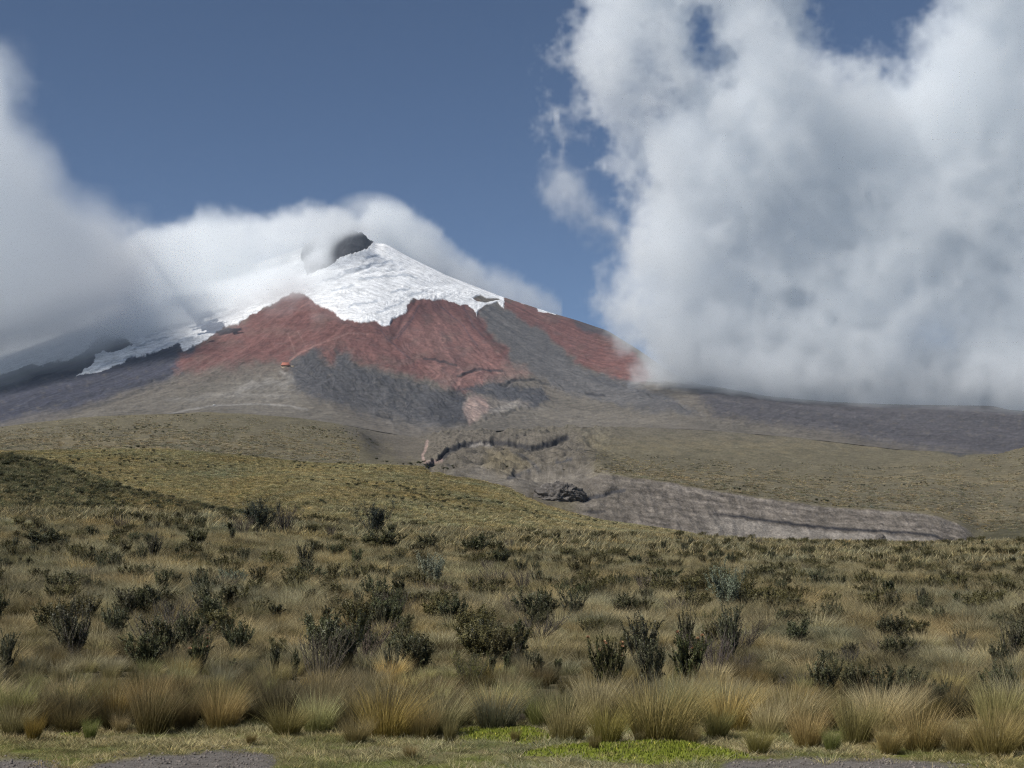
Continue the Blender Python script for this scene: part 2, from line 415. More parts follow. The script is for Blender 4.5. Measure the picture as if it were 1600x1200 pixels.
SNOW = [(440, 380), (500, 340), (585, 330), (900, 470), (868, 492), (797, 465), (785, 464), (790, 470), (787, 484), (775, 473), (757, 475), (747, 491), (725, 478), (700, 470), (672, 465), (650, 469),
        (635, 477), (631, 491), (611, 497), (607, 509), (597, 510), (585, 502), (570, 508), (555, 503), (540, 499), (507, 482), (482, 466), (457, 457), (440, 470), (400, 490), (350, 515),
        (327, 527), (302, 545), (287, 551), (281, 540), (253, 545), (225, 556), (200, 563), (165, 578), (122, 591), (140, 573), (148, 560), (165, 549), (195, 547), (208, 540), (198, 528),
        (183, 522), (172, 521), (150, 534), (130, 551), (110, 563), (66, 571), (40, 572), (20, 582), (0, 590), (-200, 640), (-200, 300), (300, 330)]
sn_sd = np.full(DM.shape, -99.0); m = (pym < 640)
x, y = pxm[m], pym[m]
sn_sd[m] = poly_sd(x + 10 * fbm(x / 24, y / 20, 5, .58), y + 9 * fbm(x / 24 + 40, y / 20, 5, .58), SNOW)
CRAT = [(470, 400), (480, 340), (566, 340), (584, 379), (575, 388), (560, 396), (530, 405), (510, 418), (480, 430)]
cr = poly_sd(pxm + 4 * fbm(pxm / 10, pym / 10, 3), pym + 4 * fbm(pxm / 10 + 7, pym / 10, 3), CRAT)
for win in ([(739, 467), (750, 461), (760, 466), (775, 466), (781, 468), (770, 471), (756, 473), (745, 471)],):
    sn_sd = np.minimum(sn_sd, -poly_sd(pxm + 3 * fbm(pxm / 8, pym / 8, 3), pym, win))
sn_sd = np.where(cr > 0, -cr, sn_sd)
snow = sstep(-0.9, 0.9, sn_sd)
roughness = np.clip(1 - 0.75 * snow, 0, 1)
lower = sstep(500, 600, pym)
rockw = 0.22 + 0.78 * sstep(-10, 12, poly_sd(pxm, pym, [(450, 573), (490, 542), (545, 551), (600, 583), (716, 600), (790, 585), (850, 600), (862, 630), (800, 645), (727, 664), (640, 658), (560, 642), (500, 625)]))
rock = fbm((0.9 * pxm + 0.5 * pym) / 34 + 0.5 * fbm(pxm / 30, pym / 30, 2), (0.9 * pym - 0.5 * pxm) / 12, 5, 0.55, ridge=True) - 0.3
ZM += sdep * low * SM * (3.6 * rid * roughness + 2.4 * fine * roughness * sstep(0.9, 0.4, tt) + 3.4 * bumpy * roughness + lower * 2.8 * rock * rockw + 0.8 * roughness * fbm(pxm / 12, pym / 9, 3))
ZM += sdep * low * sstep(1050, 1150, pxm) * SM * 2.6 * (fbm(pxm / 70 + pym / 30, pym / 50, 5, ridge=True) - 0.2)
ZM += sdep * low * snow * SM * (3.4 * fbm(pxm / 60, pym / 26, 5) + 1.2)
ZM += 1.6 * SM * fbm(pxm / 5, pym * 0 + 2.2, 3) * (cr > -4) * (cr < 8)
# broken ice and seracs
ice = snow * sstep(0.1, 0.5, fbm(pxm / 40 + 3, pym / 18, 3) + 0.35 * sstep(40, 0, sn_sd) + 0.25 * (pxm < 330))
ZM += sdep * low * ice * SM * 1.5 * fbm(pxm / 7, pym / 3.2, 4, ridge=True)
SCM = [([(507, 437), (540, 423), (560, 418), (580, 411), (610, 408)], 3.0, 9), ([(567, 402), (590, 398), (604, 400)], 2.0, 6), ([(560, 424), (590, 421), (640, 418)], 1.6, 6),
       ([(450, 452), (480, 441), (507, 436)], 2.0, 6), ([(690, 472), (712, 478), (730, 484)], 0.0, 6),
       ([(700, 608), (720, 604)], 4, 20), ([(715, 586), (742, 575), (785, 577)], 3, 9), ([(780, 600), (800, 592), (835, 590), (860, 600)], 4, 10), ([(915, 612), (945, 617)], 3, 8),
       ([(660, 560), (690, 563), (715, 570)], 2, 8), ([(590, 645), (620, 652)], 2, 8), ([(690, 625), (714, 632)], 4, 14), ([(725, 662), (760, 650), (800, 640), (835, 636)], 3, 9),
       ([(930, 590), (985, 599), (1046, 620), (1100, 648)], 2.5, 9), ([(100, 632), (170, 606), (260, 588)], 2.0, 9), ([(240, 622), (283, 612)], 2.0, 7)]
scarps(pxm, pym, ZM, SM, SCM)
RIB = [[(505, 486), (540, 500), (600, 540), (640, 575)], [(650, 470), (630, 500), (615, 530)], [(747, 492), (775, 535), (792, 545)]]
for q in RIB:
    ZM -= sdep * SM * 1.6 * np.exp(-(line_d(pxm, pym, q) / 4.0) ** 2)
pxm, pym = PX(XM, DM, ZM)

cm = np.empty(DM.shape + (3,)); cm[:] = K['ash']
P = lambda *a, **k: paint(cm, pxm, pym, None, *a, **k)
L = lambda *a, **k: stroke(cm, pxm, pym, *a, **k)
P([(0, 640), (110, 646), (200, 615), (283, 606), (340, 600), (430, 590), (470, 620), (560, 660), (620, 700), (250, 720), (0, 720)], 'ashol', 8, 6)
P([(820, 720), (760, 680), (730, 665), (800, 640), (900, 620), (1040, 628), (1100, 650), (1250, 680), (1500, 720), (1900, 760), (820, 760)], 'ashol', 8, 6, 0.9)
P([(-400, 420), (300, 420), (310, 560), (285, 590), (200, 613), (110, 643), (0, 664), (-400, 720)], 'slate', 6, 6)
P([(0, 660), (60, 640), (110, 640), (200, 612), (283, 588), (300, 600), (283, 612), (200, 632), (110, 650), (0, 668)], 'ash', 6, 6, 0.6)
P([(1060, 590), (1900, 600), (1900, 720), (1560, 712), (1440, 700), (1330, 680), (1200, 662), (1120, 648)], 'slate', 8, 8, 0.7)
P([(275, 585), (283, 555), (300, 545), (350, 515), (400, 490), (440, 460), (457, 445), (500, 470), (540, 490), (607, 500), (632, 480), (650, 458), (700, 455), (750, 480), (762, 520), (775, 538), (797, 545),
   (800, 562), (780, 580), (735, 612), (718, 616), (700, 602), (640, 585), (600, 577), (560, 569), (545, 553), (525, 552), (521, 568), (508, 568), (500, 552), (488, 545), (470, 560), (445, 569), (420, 565), (350, 574), (315, 580)], 'red', 6, 10)
P([(290, 560), (350, 545), (430, 540), (470, 548), (445, 572), (350, 582), (290, 592)], 'maroon', 12, 10, 0.45)
P([(645, 470), (700, 460), (740, 480), (735, 500), (700, 492), (660, 490), (625, 515), (615, 500)], 'maroon', 8, 8, 0.5)
P([(745, 488), (770, 520), (800, 552), (790, 560), (765, 535), (740, 505)], 'maroon', 4, 5, 0.6)  # shaded right edge of the red cone, painted as a darker strip
P([(400, 500), (450, 470), (490, 480), (500, 520), (450, 530)], 'maroon', 16, 12, 0.35)
P([(640, 520), (690, 500), (740, 540), (770, 565), (730, 590), (680, 570), (640, 550)], 'pinkred', 18, 12, 0.55)  # lit lower cone, its brightness put into a paler red
P([(820, 505), (870, 500), (930, 520), (960, 545), (900, 540), (850, 520)], 'pinkred', 10, 8, 0.35)
P([(880, 540), (950, 560), (990, 590), (930, 585)], 'lava', 14, 10, 0.4)
P([(470, 560), (540, 560), (640, 590), (700, 612), (690, 628), (600, 600), (500, 585)], 'ash', 14, 10, 0.4)
P([(283, 580), (350, 570), (420, 565), (440, 572), (380, 590), (300, 600), (240, 615)], 'ash', 8, 6, 0.6)
P([(775, 455), (785, 464), (862, 488), (935, 512), (965, 530), (1005, 560), (1030, 590), (985, 598), (955, 590), (905, 570), (880, 545), (850, 520), (815, 502), (790, 484)], 'red', 3, 6)
P([(690, 560), (735, 575), (800, 566), (835, 580), (800, 592), (740, 604), (720, 612), (700, 600), (670, 586)], 'pinkred', 8, 8, 0.6)
P([(757, 475), (775, 472), (789, 484), (800, 490), (850, 520), (880, 548), (912, 581), (985, 598), (1045, 619), (1100, 650), (1000, 640), (900, 618), (860, 600), (842, 585), (800, 562), (795, 545), (778, 530), (762, 515), (748, 491)], 'lava', 5, 9)
P([(890, 497), (960, 519), (952, 529), (905, 514)], 'dark', 3, 3, 0.8)
P([(915, 582), (985, 599), (1046, 620), (1060, 634), (985, 614), (930, 598)], 'dark', 5, 4, 0.6)
P([(450, 573), (465, 561), (490, 542), (502, 548), (507, 570), (519, 571), (524, 550), (545, 551), (556, 572), (600, 583), (650, 598), (700, 610), (716, 612), (731, 640), (727, 661), (690, 668), (640, 658), (600, 642), (560, 642), (500, 625), (460, 606)], 'dark', 6, 8, 0.85)
P([(560, 600), (620, 600), (690, 640), (680, 670), (620, 665), (560, 640)], 'lava', 9, 9, 0.55)
P([(718, 606), (780, 600), (845, 610), (862, 626), (835, 637), (800, 628), (745, 616)], 'dark', 3, 6, 0.95)
P([(721, 628), (742, 613), (790, 622), (832, 630), (818, 636), (782, 640), (752, 652), (736, 664), (726, 652)], 'strata', 3, 7, 0.9)
P([(722, 628), (742, 616), (762, 624), (765, 640), (745, 655), (735, 663), (726, 650)], 'pink', 3, 7, 0.75)
P([(765, 640), (800, 628), (820, 632), (800, 640), (770, 646)], 'pale', 2, 5, 0.8)
P([(704, 612), (722, 608), (726, 625), (716, 632), (706, 626)], 'black', 2, 4, 0.8)
P([(665, 625), (700, 628), (722, 640), (728, 660), (700, 668), (670, 645)], 'black', 5, 7, 0.55)
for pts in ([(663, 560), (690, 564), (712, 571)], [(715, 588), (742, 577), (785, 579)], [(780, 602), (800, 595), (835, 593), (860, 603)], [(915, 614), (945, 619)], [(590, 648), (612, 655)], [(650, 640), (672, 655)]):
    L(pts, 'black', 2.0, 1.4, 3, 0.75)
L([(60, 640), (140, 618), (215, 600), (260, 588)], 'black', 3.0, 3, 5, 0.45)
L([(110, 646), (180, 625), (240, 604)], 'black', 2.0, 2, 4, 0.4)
L([(253, 650), (290, 641), (335, 634), (400, 631), (450, 634), (480, 640)], 'road', 1.3, 1.2, 1.0, 0.6)
L([(262, 625), (300, 624), (330, 616), (360, 618), (400, 617), (450, 620)], 'road', 2.6, 2.4, 4, 0.28)
L([(370, 612), (395, 598), (410, 604), (425, 594), (448, 602), (455, 592), (440, 582)], 'road', 4.0, 3.5, 6, 0.4)
P([(300, 625), (380, 600), (450, 595), (470, 620), (400, 628)], 'road', 14, 10, 0.18)
L([(447, 568), (470, 550), (490, 541), (520, 530), (545, 520), (575, 522)], 'pinkred', 1.3, 1, 1.5, 0.9)
L([(461, 552), (455, 535), (450, 521)], 'pinkred', 0.9, 0.8, 1, 0.9); L([(477, 540), (465, 518)], 'pinkred', 0.8, 0.8, 1, 0.8)
for q in ([(640, 500), (625, 520), (615, 530)], [(655, 478), (640, 505), (622, 528)], [(720, 470), (740, 510), (760, 530)], [(690, 480), (720, 505), (745, 540)], [(590, 510), (605, 530), (640, 560)]):
    L(q, 'slate', 1.0, 1.0, 2.5, 0.45)
redm = sstep(.045, .09, cm[..., 0] - cm[..., 1])
dust = sstep(-0.1, 0.5, fbm(pxm / 28 + 0.3 * fbm(pxm / 9, pym / 9, 3), pym / 34 + 5, 4))
cm += (redm * dust * 0.38)[..., None] * (K['pinkred'] * 0.95 - cm)
cm += (redm * sstep(0.15, 0.5, fbm(pxm / 15 + 9, pym / 22, 4)) * 0.4)[..., None] * (C(.11, .06, .056) - cm)
cm += (redm * sstep(0.0, 0.5, fbm(pxm / 40 + 3, pym / 22 + 8, 4)) * 0.35)[..., None] * (K['ash'] * 0.95 - cm)
darkm = sstep(.105, .08, cm.mean(-1))
cm += (darkm * sstep(0.1, 0.6, fbm(pxm / 13 + 4, pym / 6, 4)) * 0.5 * lower)[..., None] * (K['ash'] - cm)
cm += (lower * rockw * sstep(0.1, 0.5, rock) * 0.40)[..., None] * (K['dark'] - cm)
cm *= (1 + (redm * 0.34 + 0.10)[..., None] * fbm(ang * 75 + 1.2 * fbm(XM / 400, DM / 400, 3), rad / 1300, 4)[..., None])
bigger = fbm(ang * 22, rad / 1500, 4)
cm *= (1 + 0.30 * bigger)[..., None]
t = sstep(0.15, 0.6, fbm(pxm / 26, pym / 10, 4))[..., None] * 0.25; cm += t * (K['lava'] - cm)
cm *= (1 + 0.25 * fbm(pxm / 6, pym / 2.5, 3))[..., None]
sc = np.broadcast_to(K['snow'], cm.shape) * (1 - 0.06 * np.clip(bumpy, -1, 1))[..., None]
dirt = sstep(0.25, 0.6, fbm(pxm / 30 + 11, pym / 5, 4)) * 0.5 * sstep(30, 4, sn_sd) + 0.30 * (pxm < 330) * sstep(-0.1, .5, fbm(pxm / 20, pym / 6, 4))
sc = sc + dirt[..., None] * (K['dsnow'] * 0.7 - sc)
cm += snow[..., None] * (sc - cm)
crm = sstep(-1, 1, cr)[..., None]
crc = K['dark'] * 0.8 + (sstep(0.1, 0.4, fbm(pxm / 9, pym / 4, 3)) * sstep(368, 360, pym))[..., None] * (K['snow'] - K['dark'])
cm += crm * (crc - cm)
for q in ([(500, 441), (535, 431), (560, 421), (600, 415)], [(540, 424), (575, 413), (612, 409)], [(572, 404), (592, 399)], [(610, 456), (640, 452)], [(640, 462), (665, 455)], [(520, 455), (550, 447)], [(560, 437), (610, 430), (650, 432)], [(590, 488), (612, 480), (630, 470)], [(545, 478), (590, 470)],
          [(140, 583), (175, 566), (210, 556)], [(210, 545), (235, 532), (262, 528)], [(240, 548), (268, 536), (300, 528)], [(170, 505), (195, 512), (215, 524)], [(80, 545), (120, 530), (150, 520)], [(250, 512), (300, 505)], [(225, 525), (262, 515)]):
    L(q, 'ice', 1.6, 1.5, 5, 0.6)  # blue-grey crevasse ice strokes, serac shading painted into the snow colour
L([(566, 408), (585, 401), (600, 403)], 'dsnow', 1.2, 1, 2, 0.5); L([(500, 441), (540, 429), (580, 417), (620, 414)], 'dsnow', 1.6, 1.4, 3, 0.6)
cm = np.clip(cm, 0.01, 0.9)
m_vol = terrain_mat("volcano_slope", 0.02, 0.12, bd=0.0)
mountain = obj("mountain", mesh_np("mountain", np.stack([XM, DM, ZM], -1).reshape(-1, 3), grid_faces(*DM.shape), m_vol, cm.reshape(-1, 3), True))
tag(mountain, kind="structure")

def far_at(x, y, which):
    px, py, X, D, Z = (pxm, pym, XM, DM, ZM) if which == 'm' else (pxb, pyb, XB, DB, ZB)
    i = np.argmin((px - x) ** 2 + (py - y) ** 2)
    return X.ravel()[i], D.ravel()[i], Z.ravel()[i]
# ------------------------------------------------------------------ clouds (density grids) and haze
def upsample(lat, n):
    """tensor-product cubic B-spline upsampling of a random lattice to n samples per axis"""
    for ax, m in enumerate(n):
        c = lat.shape[ax] - 3
        p = np.linspace(0, c - 1e-6, m); i = np.floor(p).astype(int); f = p - i
        W = np.zeros((m, lat.shape[ax]), np.float32); r = np.arange(m)
        W[r, i] = (1 - f) ** 3 / 6; W[r, i + 1] = (3 * f ** 3 - 6 * f ** 2 + 4) / 6
        W[r, i + 2] = (-3 * f ** 3 + 3 * f ** 2 + 3 * f + 1) / 6; W[r, i + 3] = f ** 3 / 6
        lat = np.moveaxis(np.tensordot(W, lat, (1, ax)), 0, ax)
    return lat
def fbm3(size, n, first, octaves, p, seed, ridge=0.0):
    """size metres, n samples, first feature metres -> about -1..1"""
    rg = np.random.default_rng(seed); out = np.zeros(n, np.float32); a = 1.0; tot = 0
    for k in range(octaves):
        cells = [max(1, int(round(s / first * 2 ** k))) for s in size]
        if any(c > 1.1 * m for c, m in zip(cells, n)): break
        q = upsample(rg.standard_normal([c + 3 for c in cells]).astype(np.float32), n) * 2.9
        if ridge and k > 0: q = (1 - ridge) * q + ridge * (1.1 - 2.2 * np.abs(q))
        out += a * q; tot += a * a; a *= p
    return out / math.sqrt(tot)
def raster(fn, step=3.0):
    gx = np.arange(-420, 1960, step); gy = np.arange(-260, 760, step)
    A, B = np.meshgrid(gx, gy)
    v = fn(A, B).astype(np.float32)
    def look(x, y):
        i = np.clip((x - gx[0]) / step, 0, len(gx) - 2); j = np.clip((y - gy[0]) / step, 0, len(gy) - 2)
        i0 = i.astype(np.int32); j0 = j.astype(np.int32); fi = (i - i0).astype(np.float32); fj = (j - j0).astype(np.float32)
        return (v[j0, i0] * (1 - fi) + v[j0, i0 + 1] * fi) * (1 - fj) + (v[j0 + 1, i0] * (1 - fi) + v[j0 + 1, i0 + 1] * fi) * fj
    return look
def cloud_mat(name, g, color):
    m = bpy.data.materials.new(name); m.use_nodes = True; t = m.node_tree; t.nodes.clear()
    o = N(t, "ShaderNodeOutputMaterial"); v = N(t, "ShaderNodeVolumePrincipled")
    v.inputs["Color"].default_value = (*color, 1); v.inputs["Anisotropy"].default_value = g
    v.inputs["Density"].default_value = 1.0
    t.links.new(v.outputs[0], o.inputs["Volume"]); return m
def make_cloud(name, label, lo, hi, vox, density, mat):
    n = [max(8, int(round((h - l) / vox))) for l, h in zip(lo, hi)]
    ax = [np.linspace(l, h, m).astype(np.float32) for l, h, m in zip(lo, hi, n)]
    X = ax[0][:, None, None]; D = ax[1][None, :, None]; Z = ax[2][None, None, :]
    c = D * CT + (Z - HC) * ST
    px = 800 + F * X / c; py = np.broadcast_to(600 - F * ((Z - HC) * CT - D * ST) / c, px.shape)
    d = density(px, py, np.broadcast_to(D, px.shape), n, [h - l for l, h in zip(lo, hi)]).astype(np.float32)
    for a in range(3):                                           # nothing touches the grid's faces
        s = [slice(None)] * 3
        for q in (0, -1): s[a] = q; d[tuple(s)] = 0
    d[d < 2e-5] = 0
    me = bpy.data.meshes.new(name); me.vertices.add(d.size)
    at = me.attributes.new("density", 'FLOAT', 'POINT'); at.data.foreach_set("value", d.ravel())
    me.materials.append(mat)
    o = obj(name, me)
    tr = bpy.data.node_groups.new(name + "_grid", 'GeometryNodeTree')
    tr.interface.new_socket("Geometry", in_out='INPUT', socket_type='NodeSocketGeometry')
    tr.interface.new_socket("Geometry", in_out='OUTPUT', socket_type='NodeSocketGeometry')
    gi = tr.nodes.new("NodeGroupInput"); go = tr.nodes.new("NodeGroupOutput")
    pos = tr.nodes.new("GeometryNodeInputPosition")
    def vm(op, a, b):
        q = tr.nodes.new("ShaderNodeVectorMath"); q.operation = op; tr.links.new(a, q.inputs[0])
        if b is not None: q.inputs[1].default_value = b
        return q.outputs[0]
    v = vm('SUBTRACT', pos.outputs[0], tuple(lo))
    v = vm('MULTIPLY', v, tuple((m - 1) / (h - l) for m, l, h in zip(n, lo, hi)))
    v = vm('ADD', v, (0.5, 0.5, 0.5)); v = vm('FLOOR', v, None)
    q = tr.nodes.new("ShaderNodeSeparateXYZ"); tr.links.new(v, q.inputs[0])
    def ma(a, k, b):
        w = tr.nodes.new("ShaderNodeMath"); w.operation = 'MULTIPLY_ADD'
        tr.links.new(a, w.inputs[0]); w.inputs[1].default_value = k; tr.links.new(b, w.inputs[2]); return w.outputs[0]
    # integer index, exact beyond float precision
    def toint(a):
        w = tr.nodes.new("FunctionNodeFloatToInt"); tr.links.new(a, w.inputs[0]); return w.outputs[0]
    def imath(op, a, b):
        w = tr.nodes.new("FunctionNodeIntegerMath"); w.operation = op
        for k, s in enumerate((a, b)):
            if hasattr(s, "is_output"): tr.links.new(s, w.inputs[k])
            else: w.inputs[k].default_value = s
        return w.outputs[0]
    ix, iy, iz = (toint(q.outputs[k]) for k in range(3))
    idx = imath('ADD', imath('ADD', imath('MULTIPLY', ix, n[1] * n[2]), imath('MULTIPLY', iy, n[2])), iz)
    na = tr.nodes.new("GeometryNodeInputNamedAttribute"); na.data_type = 'FLOAT'; na.inputs[0].default_value = "density"
    si = tr.nodes.new("GeometryNodeSampleIndex"); si.data_type = 'FLOAT'; si.domain = 'POINT'; si.clamp = True
    tr.links.new(gi.outputs[0], si.inputs["Geometry"]); tr.links.new(na.outputs[0], si.inputs["Value"]); tr.links.new(idx, si.inputs["Index"])
    vc = tr.nodes.new("GeometryNodeVolumeCube")
    vc.inputs["Min"].default_value = lo; vc.inputs["Max"].default_value = hi
    for k, a in enumerate("XYZ"): vc.inputs["Resolution " + a].default_value = n[k]
    tr.links.new(si.outputs[0], vc.inputs["Density"])
    sm = tr.nodes.new("GeometryNodeSetMaterial"); sm.inputs["Material"].default_value = mat
    tr.links.new(vc.outputs[0], sm.inputs[0]); tr.links.new(sm.outputs[0], go.inputs[0])
    md = o.modifiers.new("grid", 'NODES'); md.node_group = tr
    tag(o, label, kind="stuff")
    return o

RIGHT = [(925, -200), (915, 20), (893, 60), (888, 110), (905, 150), (884, 180), (890, 205), (925, 215), (955, 235), (978, 262), (990, 300), (985, 345), (980, 390), (994, 440), (985, 490), (985, 520),
         (1003, 560), (1000, 596), (1040, 612), (1100, 612), (1120, 640), (1250, 680), (1420, 700), (1600, 720), (2000, 720), (2000, -200), (1515, -200), (1500, -20), (1482, 20), (1445, 55), (1432, 100), (1400, 128),
         (1365, 112), (1310, 128), (1270, 100), (1250, 55), (1240, 10), (1225, -40), (1200, -200)]
WISP = [(878, 248), (852, 312), (875, 340), (908, 358), (925, 400), (955, 408), (990, 420), (990, 335), (945, 322), (915, 285)]
LEFT = [(-420, 100), (-50, 95), (0, 120), (60, 165), (110, 210), (150, 248), (200, 265), (255, 300), (300, 330), (330, 380), (315, 440), (280, 495), (220, 532), (150, 545), (90, 560), (20, 584), (-100, 620), (-420, 650)]
CAP = [(205, 350), (270, 328), (310, 318), (370, 316), (415, 312), (440, 306), (480, 302), (505, 305), (560, 312), (600, 326), (640, 338), (665, 352), (690, 370), (715, 393), (745, 406), (780, 430), (830, 458), (870, 500),
       (700, 470), (600, 420), (560, 405), (520, 430), (470, 462), (420, 488), (350, 515), (290, 535), (170, 525), (150, 430)]
# depth of the volcano's face seen at each photo point, so that mist can hang just in front of it
_st = 4; _fx = np.arange(-420, 1960, _st); _fy = np.arange(-260, 760, _st); face = np.full((len(_fy), len(_fx)), 1e9)
_i = ((pxm - _fx[0]) / _st).round().astype(int); _j = ((pym - _fy[0]) / _st).round().astype(int)
_ok = (_i >= 0) & (_i < len(_fx)) & (_j >= 0) & (_j < len(_fy)); np.minimum.at(face, (_j[_ok], _i[_ok]), DM[_ok])
for _ in range(12):
    f_ = np.pad(face, 1, mode='edge'); nb_ = np.minimum(np.minimum(f_[1:-1, :-2], f_[1:-1, 2:]), np.minimum(f_[:-2, 1:-1], f_[2:, 1:-1]))
    face = np.where(face > 1e8, nb_, face)
face[face > 1e8] = 9100.0
def face_at(px, py):
    return face[np.clip((py - _fy[0]) / _st, 0, len(_fy) - 1).astype(int), np.clip((px - _fx[0]) / _st, 0, len(_fx) - 1).astype(int)].astype(np.float32)
m_cloud = cloud_mat("cloud_vapour", -0.1, (0.925, 0.945, 0.962)); m_cap = cloud_mat("summit_vapour", -0.1, (0.965, 0.978, 0.985))

def right_density(px, py, D, n, size):
    sd = raster(lambda a, b: np.minimum(poly_sd(a, b, RIGHT), np.minimum(np.hypot((a - 1098) / 0.55, (b - 62) / 1.1) - 30, np.hypot((a - 1122) / 0.8, (b - 96) / .8) - 22)))(px, py)
    ws = raster(lambda a, b: poly_sd(a, b, WISP))(px, py)
    n1 = fbm3(size, n, 270, 6, 0.85, 11, 0.55)
    n2 = fbm3(size, n, 1100, 3, 0.6, 12)
    edge = np.clip((px - 1000) / 500 + (py - 250) / 500, 0, 1)     # softer towards the lower right
    q = np.abs(D - 5750 - 90 * np.clip(n2, -1.5, 1.5)) / 560
    s = np.clip(sd / 52.0, -2, 1.1) - 2.0 * np.clip(q - 0.30, 0, 3) + 0.20 + 0.5 * sstep(500, 600, py)
    a = s + 0.02 + (0.90 - 0.42 * edge) * n1 + 0.06 * n2 + 0.35 * sstep(1250, 1500, px)
    d = np.clip(a / (0.34 + 0.5 * edge), 0, 1)
    w = np.clip((np.minimum(ws / 34.0, 0.7) - 2.0 * np.clip(np.abs(D - 5700) / 230 - 0.5, 0, 3) + 0.8 * n1 + 0.0) / 0.8, 0, 1)
    low = sstep(655, 570, py); near = 1 - (1 - low) * sstep(5700, 5450, D) * 0.75
    fog = sstep(1010, 1120, px) * np.clip(1 - np.abs(py - 606) / 44, 0, 1) * np.exp(-((D - 5290) / 90) ** 2) * np.clip(0.5 + 0.6 * n1, 0, 1)
    return 0.0052 * d * near * (0.6 + 0.4 * low) + 0.0030 * w + 0.0028 * fog
def left_density(px, py, D, n, size):
    sd = raster(lambda a, b: poly_sd(a, b, LEFT))(px, py)
    n1 = fbm3(size, n, 600, 6, 0.62, 21)
    q = np.abs(D - 6700 - 150 * n1) / 700
    s = np.clip(sd / (85.0 + 60 * sstep(150, 300, px)), -2, 1.2) - 1.3 * np.clip(q - 0.4, 0, 3)
    d = np.clip((s + 0.36 * n1 + 0.42) / 1.15, 0, 1) ** 1.6
    veil = np.clip(1 - np.hypot((px - 60) / 280, (py - 150) / 150), 0, 1) * np.clip(0.4 + n1, 0, 1) * (1 - np.clip((q - .2) / .75, 0, 1))
    lowv = np.clip(1 - np.hypot((px + 20) / 260, (py - 590) / 75), 0, 1) * np.clip(0.6 + 0.6 * n1, 0, 1) * (1 - np.clip((q - .2) / .75, 0, 1))
    d = d * (1 - 0.7 * sstep(505, 585, py)) * (1 - 0.6 * sstep(160, 310, px))
    join = np.clip(1 - np.hypot((px - 250) / 190, (py - 410) / 130), 0, 1) * np.clip(0.6 + 0.5 * n1, 0, 1) * (1 - np.clip((q - .1) / .85, 0, 1))
    return 0.0042 * d + 0.0007 * join + 0.00034 * veil + 0.0010 * lowv
def cap_density(px, py, D, n, size):
    sd = raster(lambda a, b: poly_sd(a, b, CAP))(px, py)
    n1 = fbm3(size, n, 330, 7, 0.72, 31, 0.45)
    fd = face_at(px, py)
    dc = np.minimum(8150 + 1200 * sstep(500, 620, px), fd - 260 + (9400 - fd + 260) * sstep(535, 625, px))
    q = np.abs(D - dc - 60 * n1) / (520 - 180 * sstep(560, 800, px))
    s = np.clip(sd / 34.0, -2, 1.2) - 1.8 * np.clip(q - 0.35, 0, 3)
    d = np.clip((s + 0.55 * n1 + 0.16) / 0.7, 0, 1) ** 1.2
    clear = np.clip(1 - np.hypot((px - 560) / 66, (py - 396) / 48), 0, 1) * sstep(352, 366, py)
    d = d * (1 - 0.97 * sstep(0.0, 0.5, clear) * (D < 8900))
    front = sstep(420, 520, px) * (px < 600)                          # thinner over the near snow
    thin = np.maximum(front * sstep(380, 430, py), sstep(440, 520, py) * sstep(230, 300, px))
    d = d * (1 - 0.78 * thin)
    fv = np.exp(-((D - (fd - 250)) / 170) ** 2)
    veil = np.clip(1 - np.hypot((px - 500) / 130, (py - 466) / 52), 0, 1) * np.clip(0.55 + 0.6 * n1, 0, 1) * fv
    veil2 = np.clip(1 - np.hypot((px - 330) / 170, (py - 500) / 50), 0, 1) * np.clip(0.5 + 0.6 * n1, 0, 1) * fv
    fill = np.clip(1.2 - np.hypot((px - 575) / 66, (py - 350) / 44), 0, 1) * np.exp(-((D - 9200) / 260) ** 2) * np.clip(0.9 + 0.5 * n1, 0, 1.5)
    return 0.0050 * fill + 0.0060 * d * (1 - 0.5 * sstep(640, 820, px)) + 0.0050 * veil + 0.0026 * veil2

make_cloud("cloud_bank", "towering grey white cloud with ragged blue gaps hiding the far flank and ridge", (-160, 5100, 480), (2950, 6550, 2980), 10.5, right_density, m_cloud)
make_cloud("cloud_bank", "soft grey cloud bank rolling over the lower glacier tongues", (-3300, 5950, 780), (-900, 7450, 2700), 16.0, left_density, m_cloud)
make_cloud("summit_cloud", "bright white cap cloud streaming over the snowy summit and crater", (-2700, 6300, 1000), (330, 9900, 2750), 15.0, cap_density, m_cap)

hz = bpy.data.meshes.new("haze")
hx, hy0, hy1, hz0, hz1 = 13500, -60, 12300, -60, 2400
bv = [(x, y, z) for z in (hz0, hz1) for y in (hy0, hy1) for x in (-hx, hx)]
hz.from_pydata(bv, [], [(0, 2, 3, 1), (4, 5, 7, 6), (0, 1, 5, 4), (2, 6, 7, 3), (0, 4, 6, 2), (1, 3, 7, 5)])
hm_ = cloud_mat("haze_air", 0.0, (0.55, 0.74, 1.0)); hm_.node_tree.nodes["Principled Volume"].inputs["Density"].default_value = 0.9e-5
hm_.node_tree.nodes["Principled Volume"].inputs["Density Attribute"].default_value = ""
hz.materials.append(hm_)
tag(obj("haze", hz), kind="stuff")
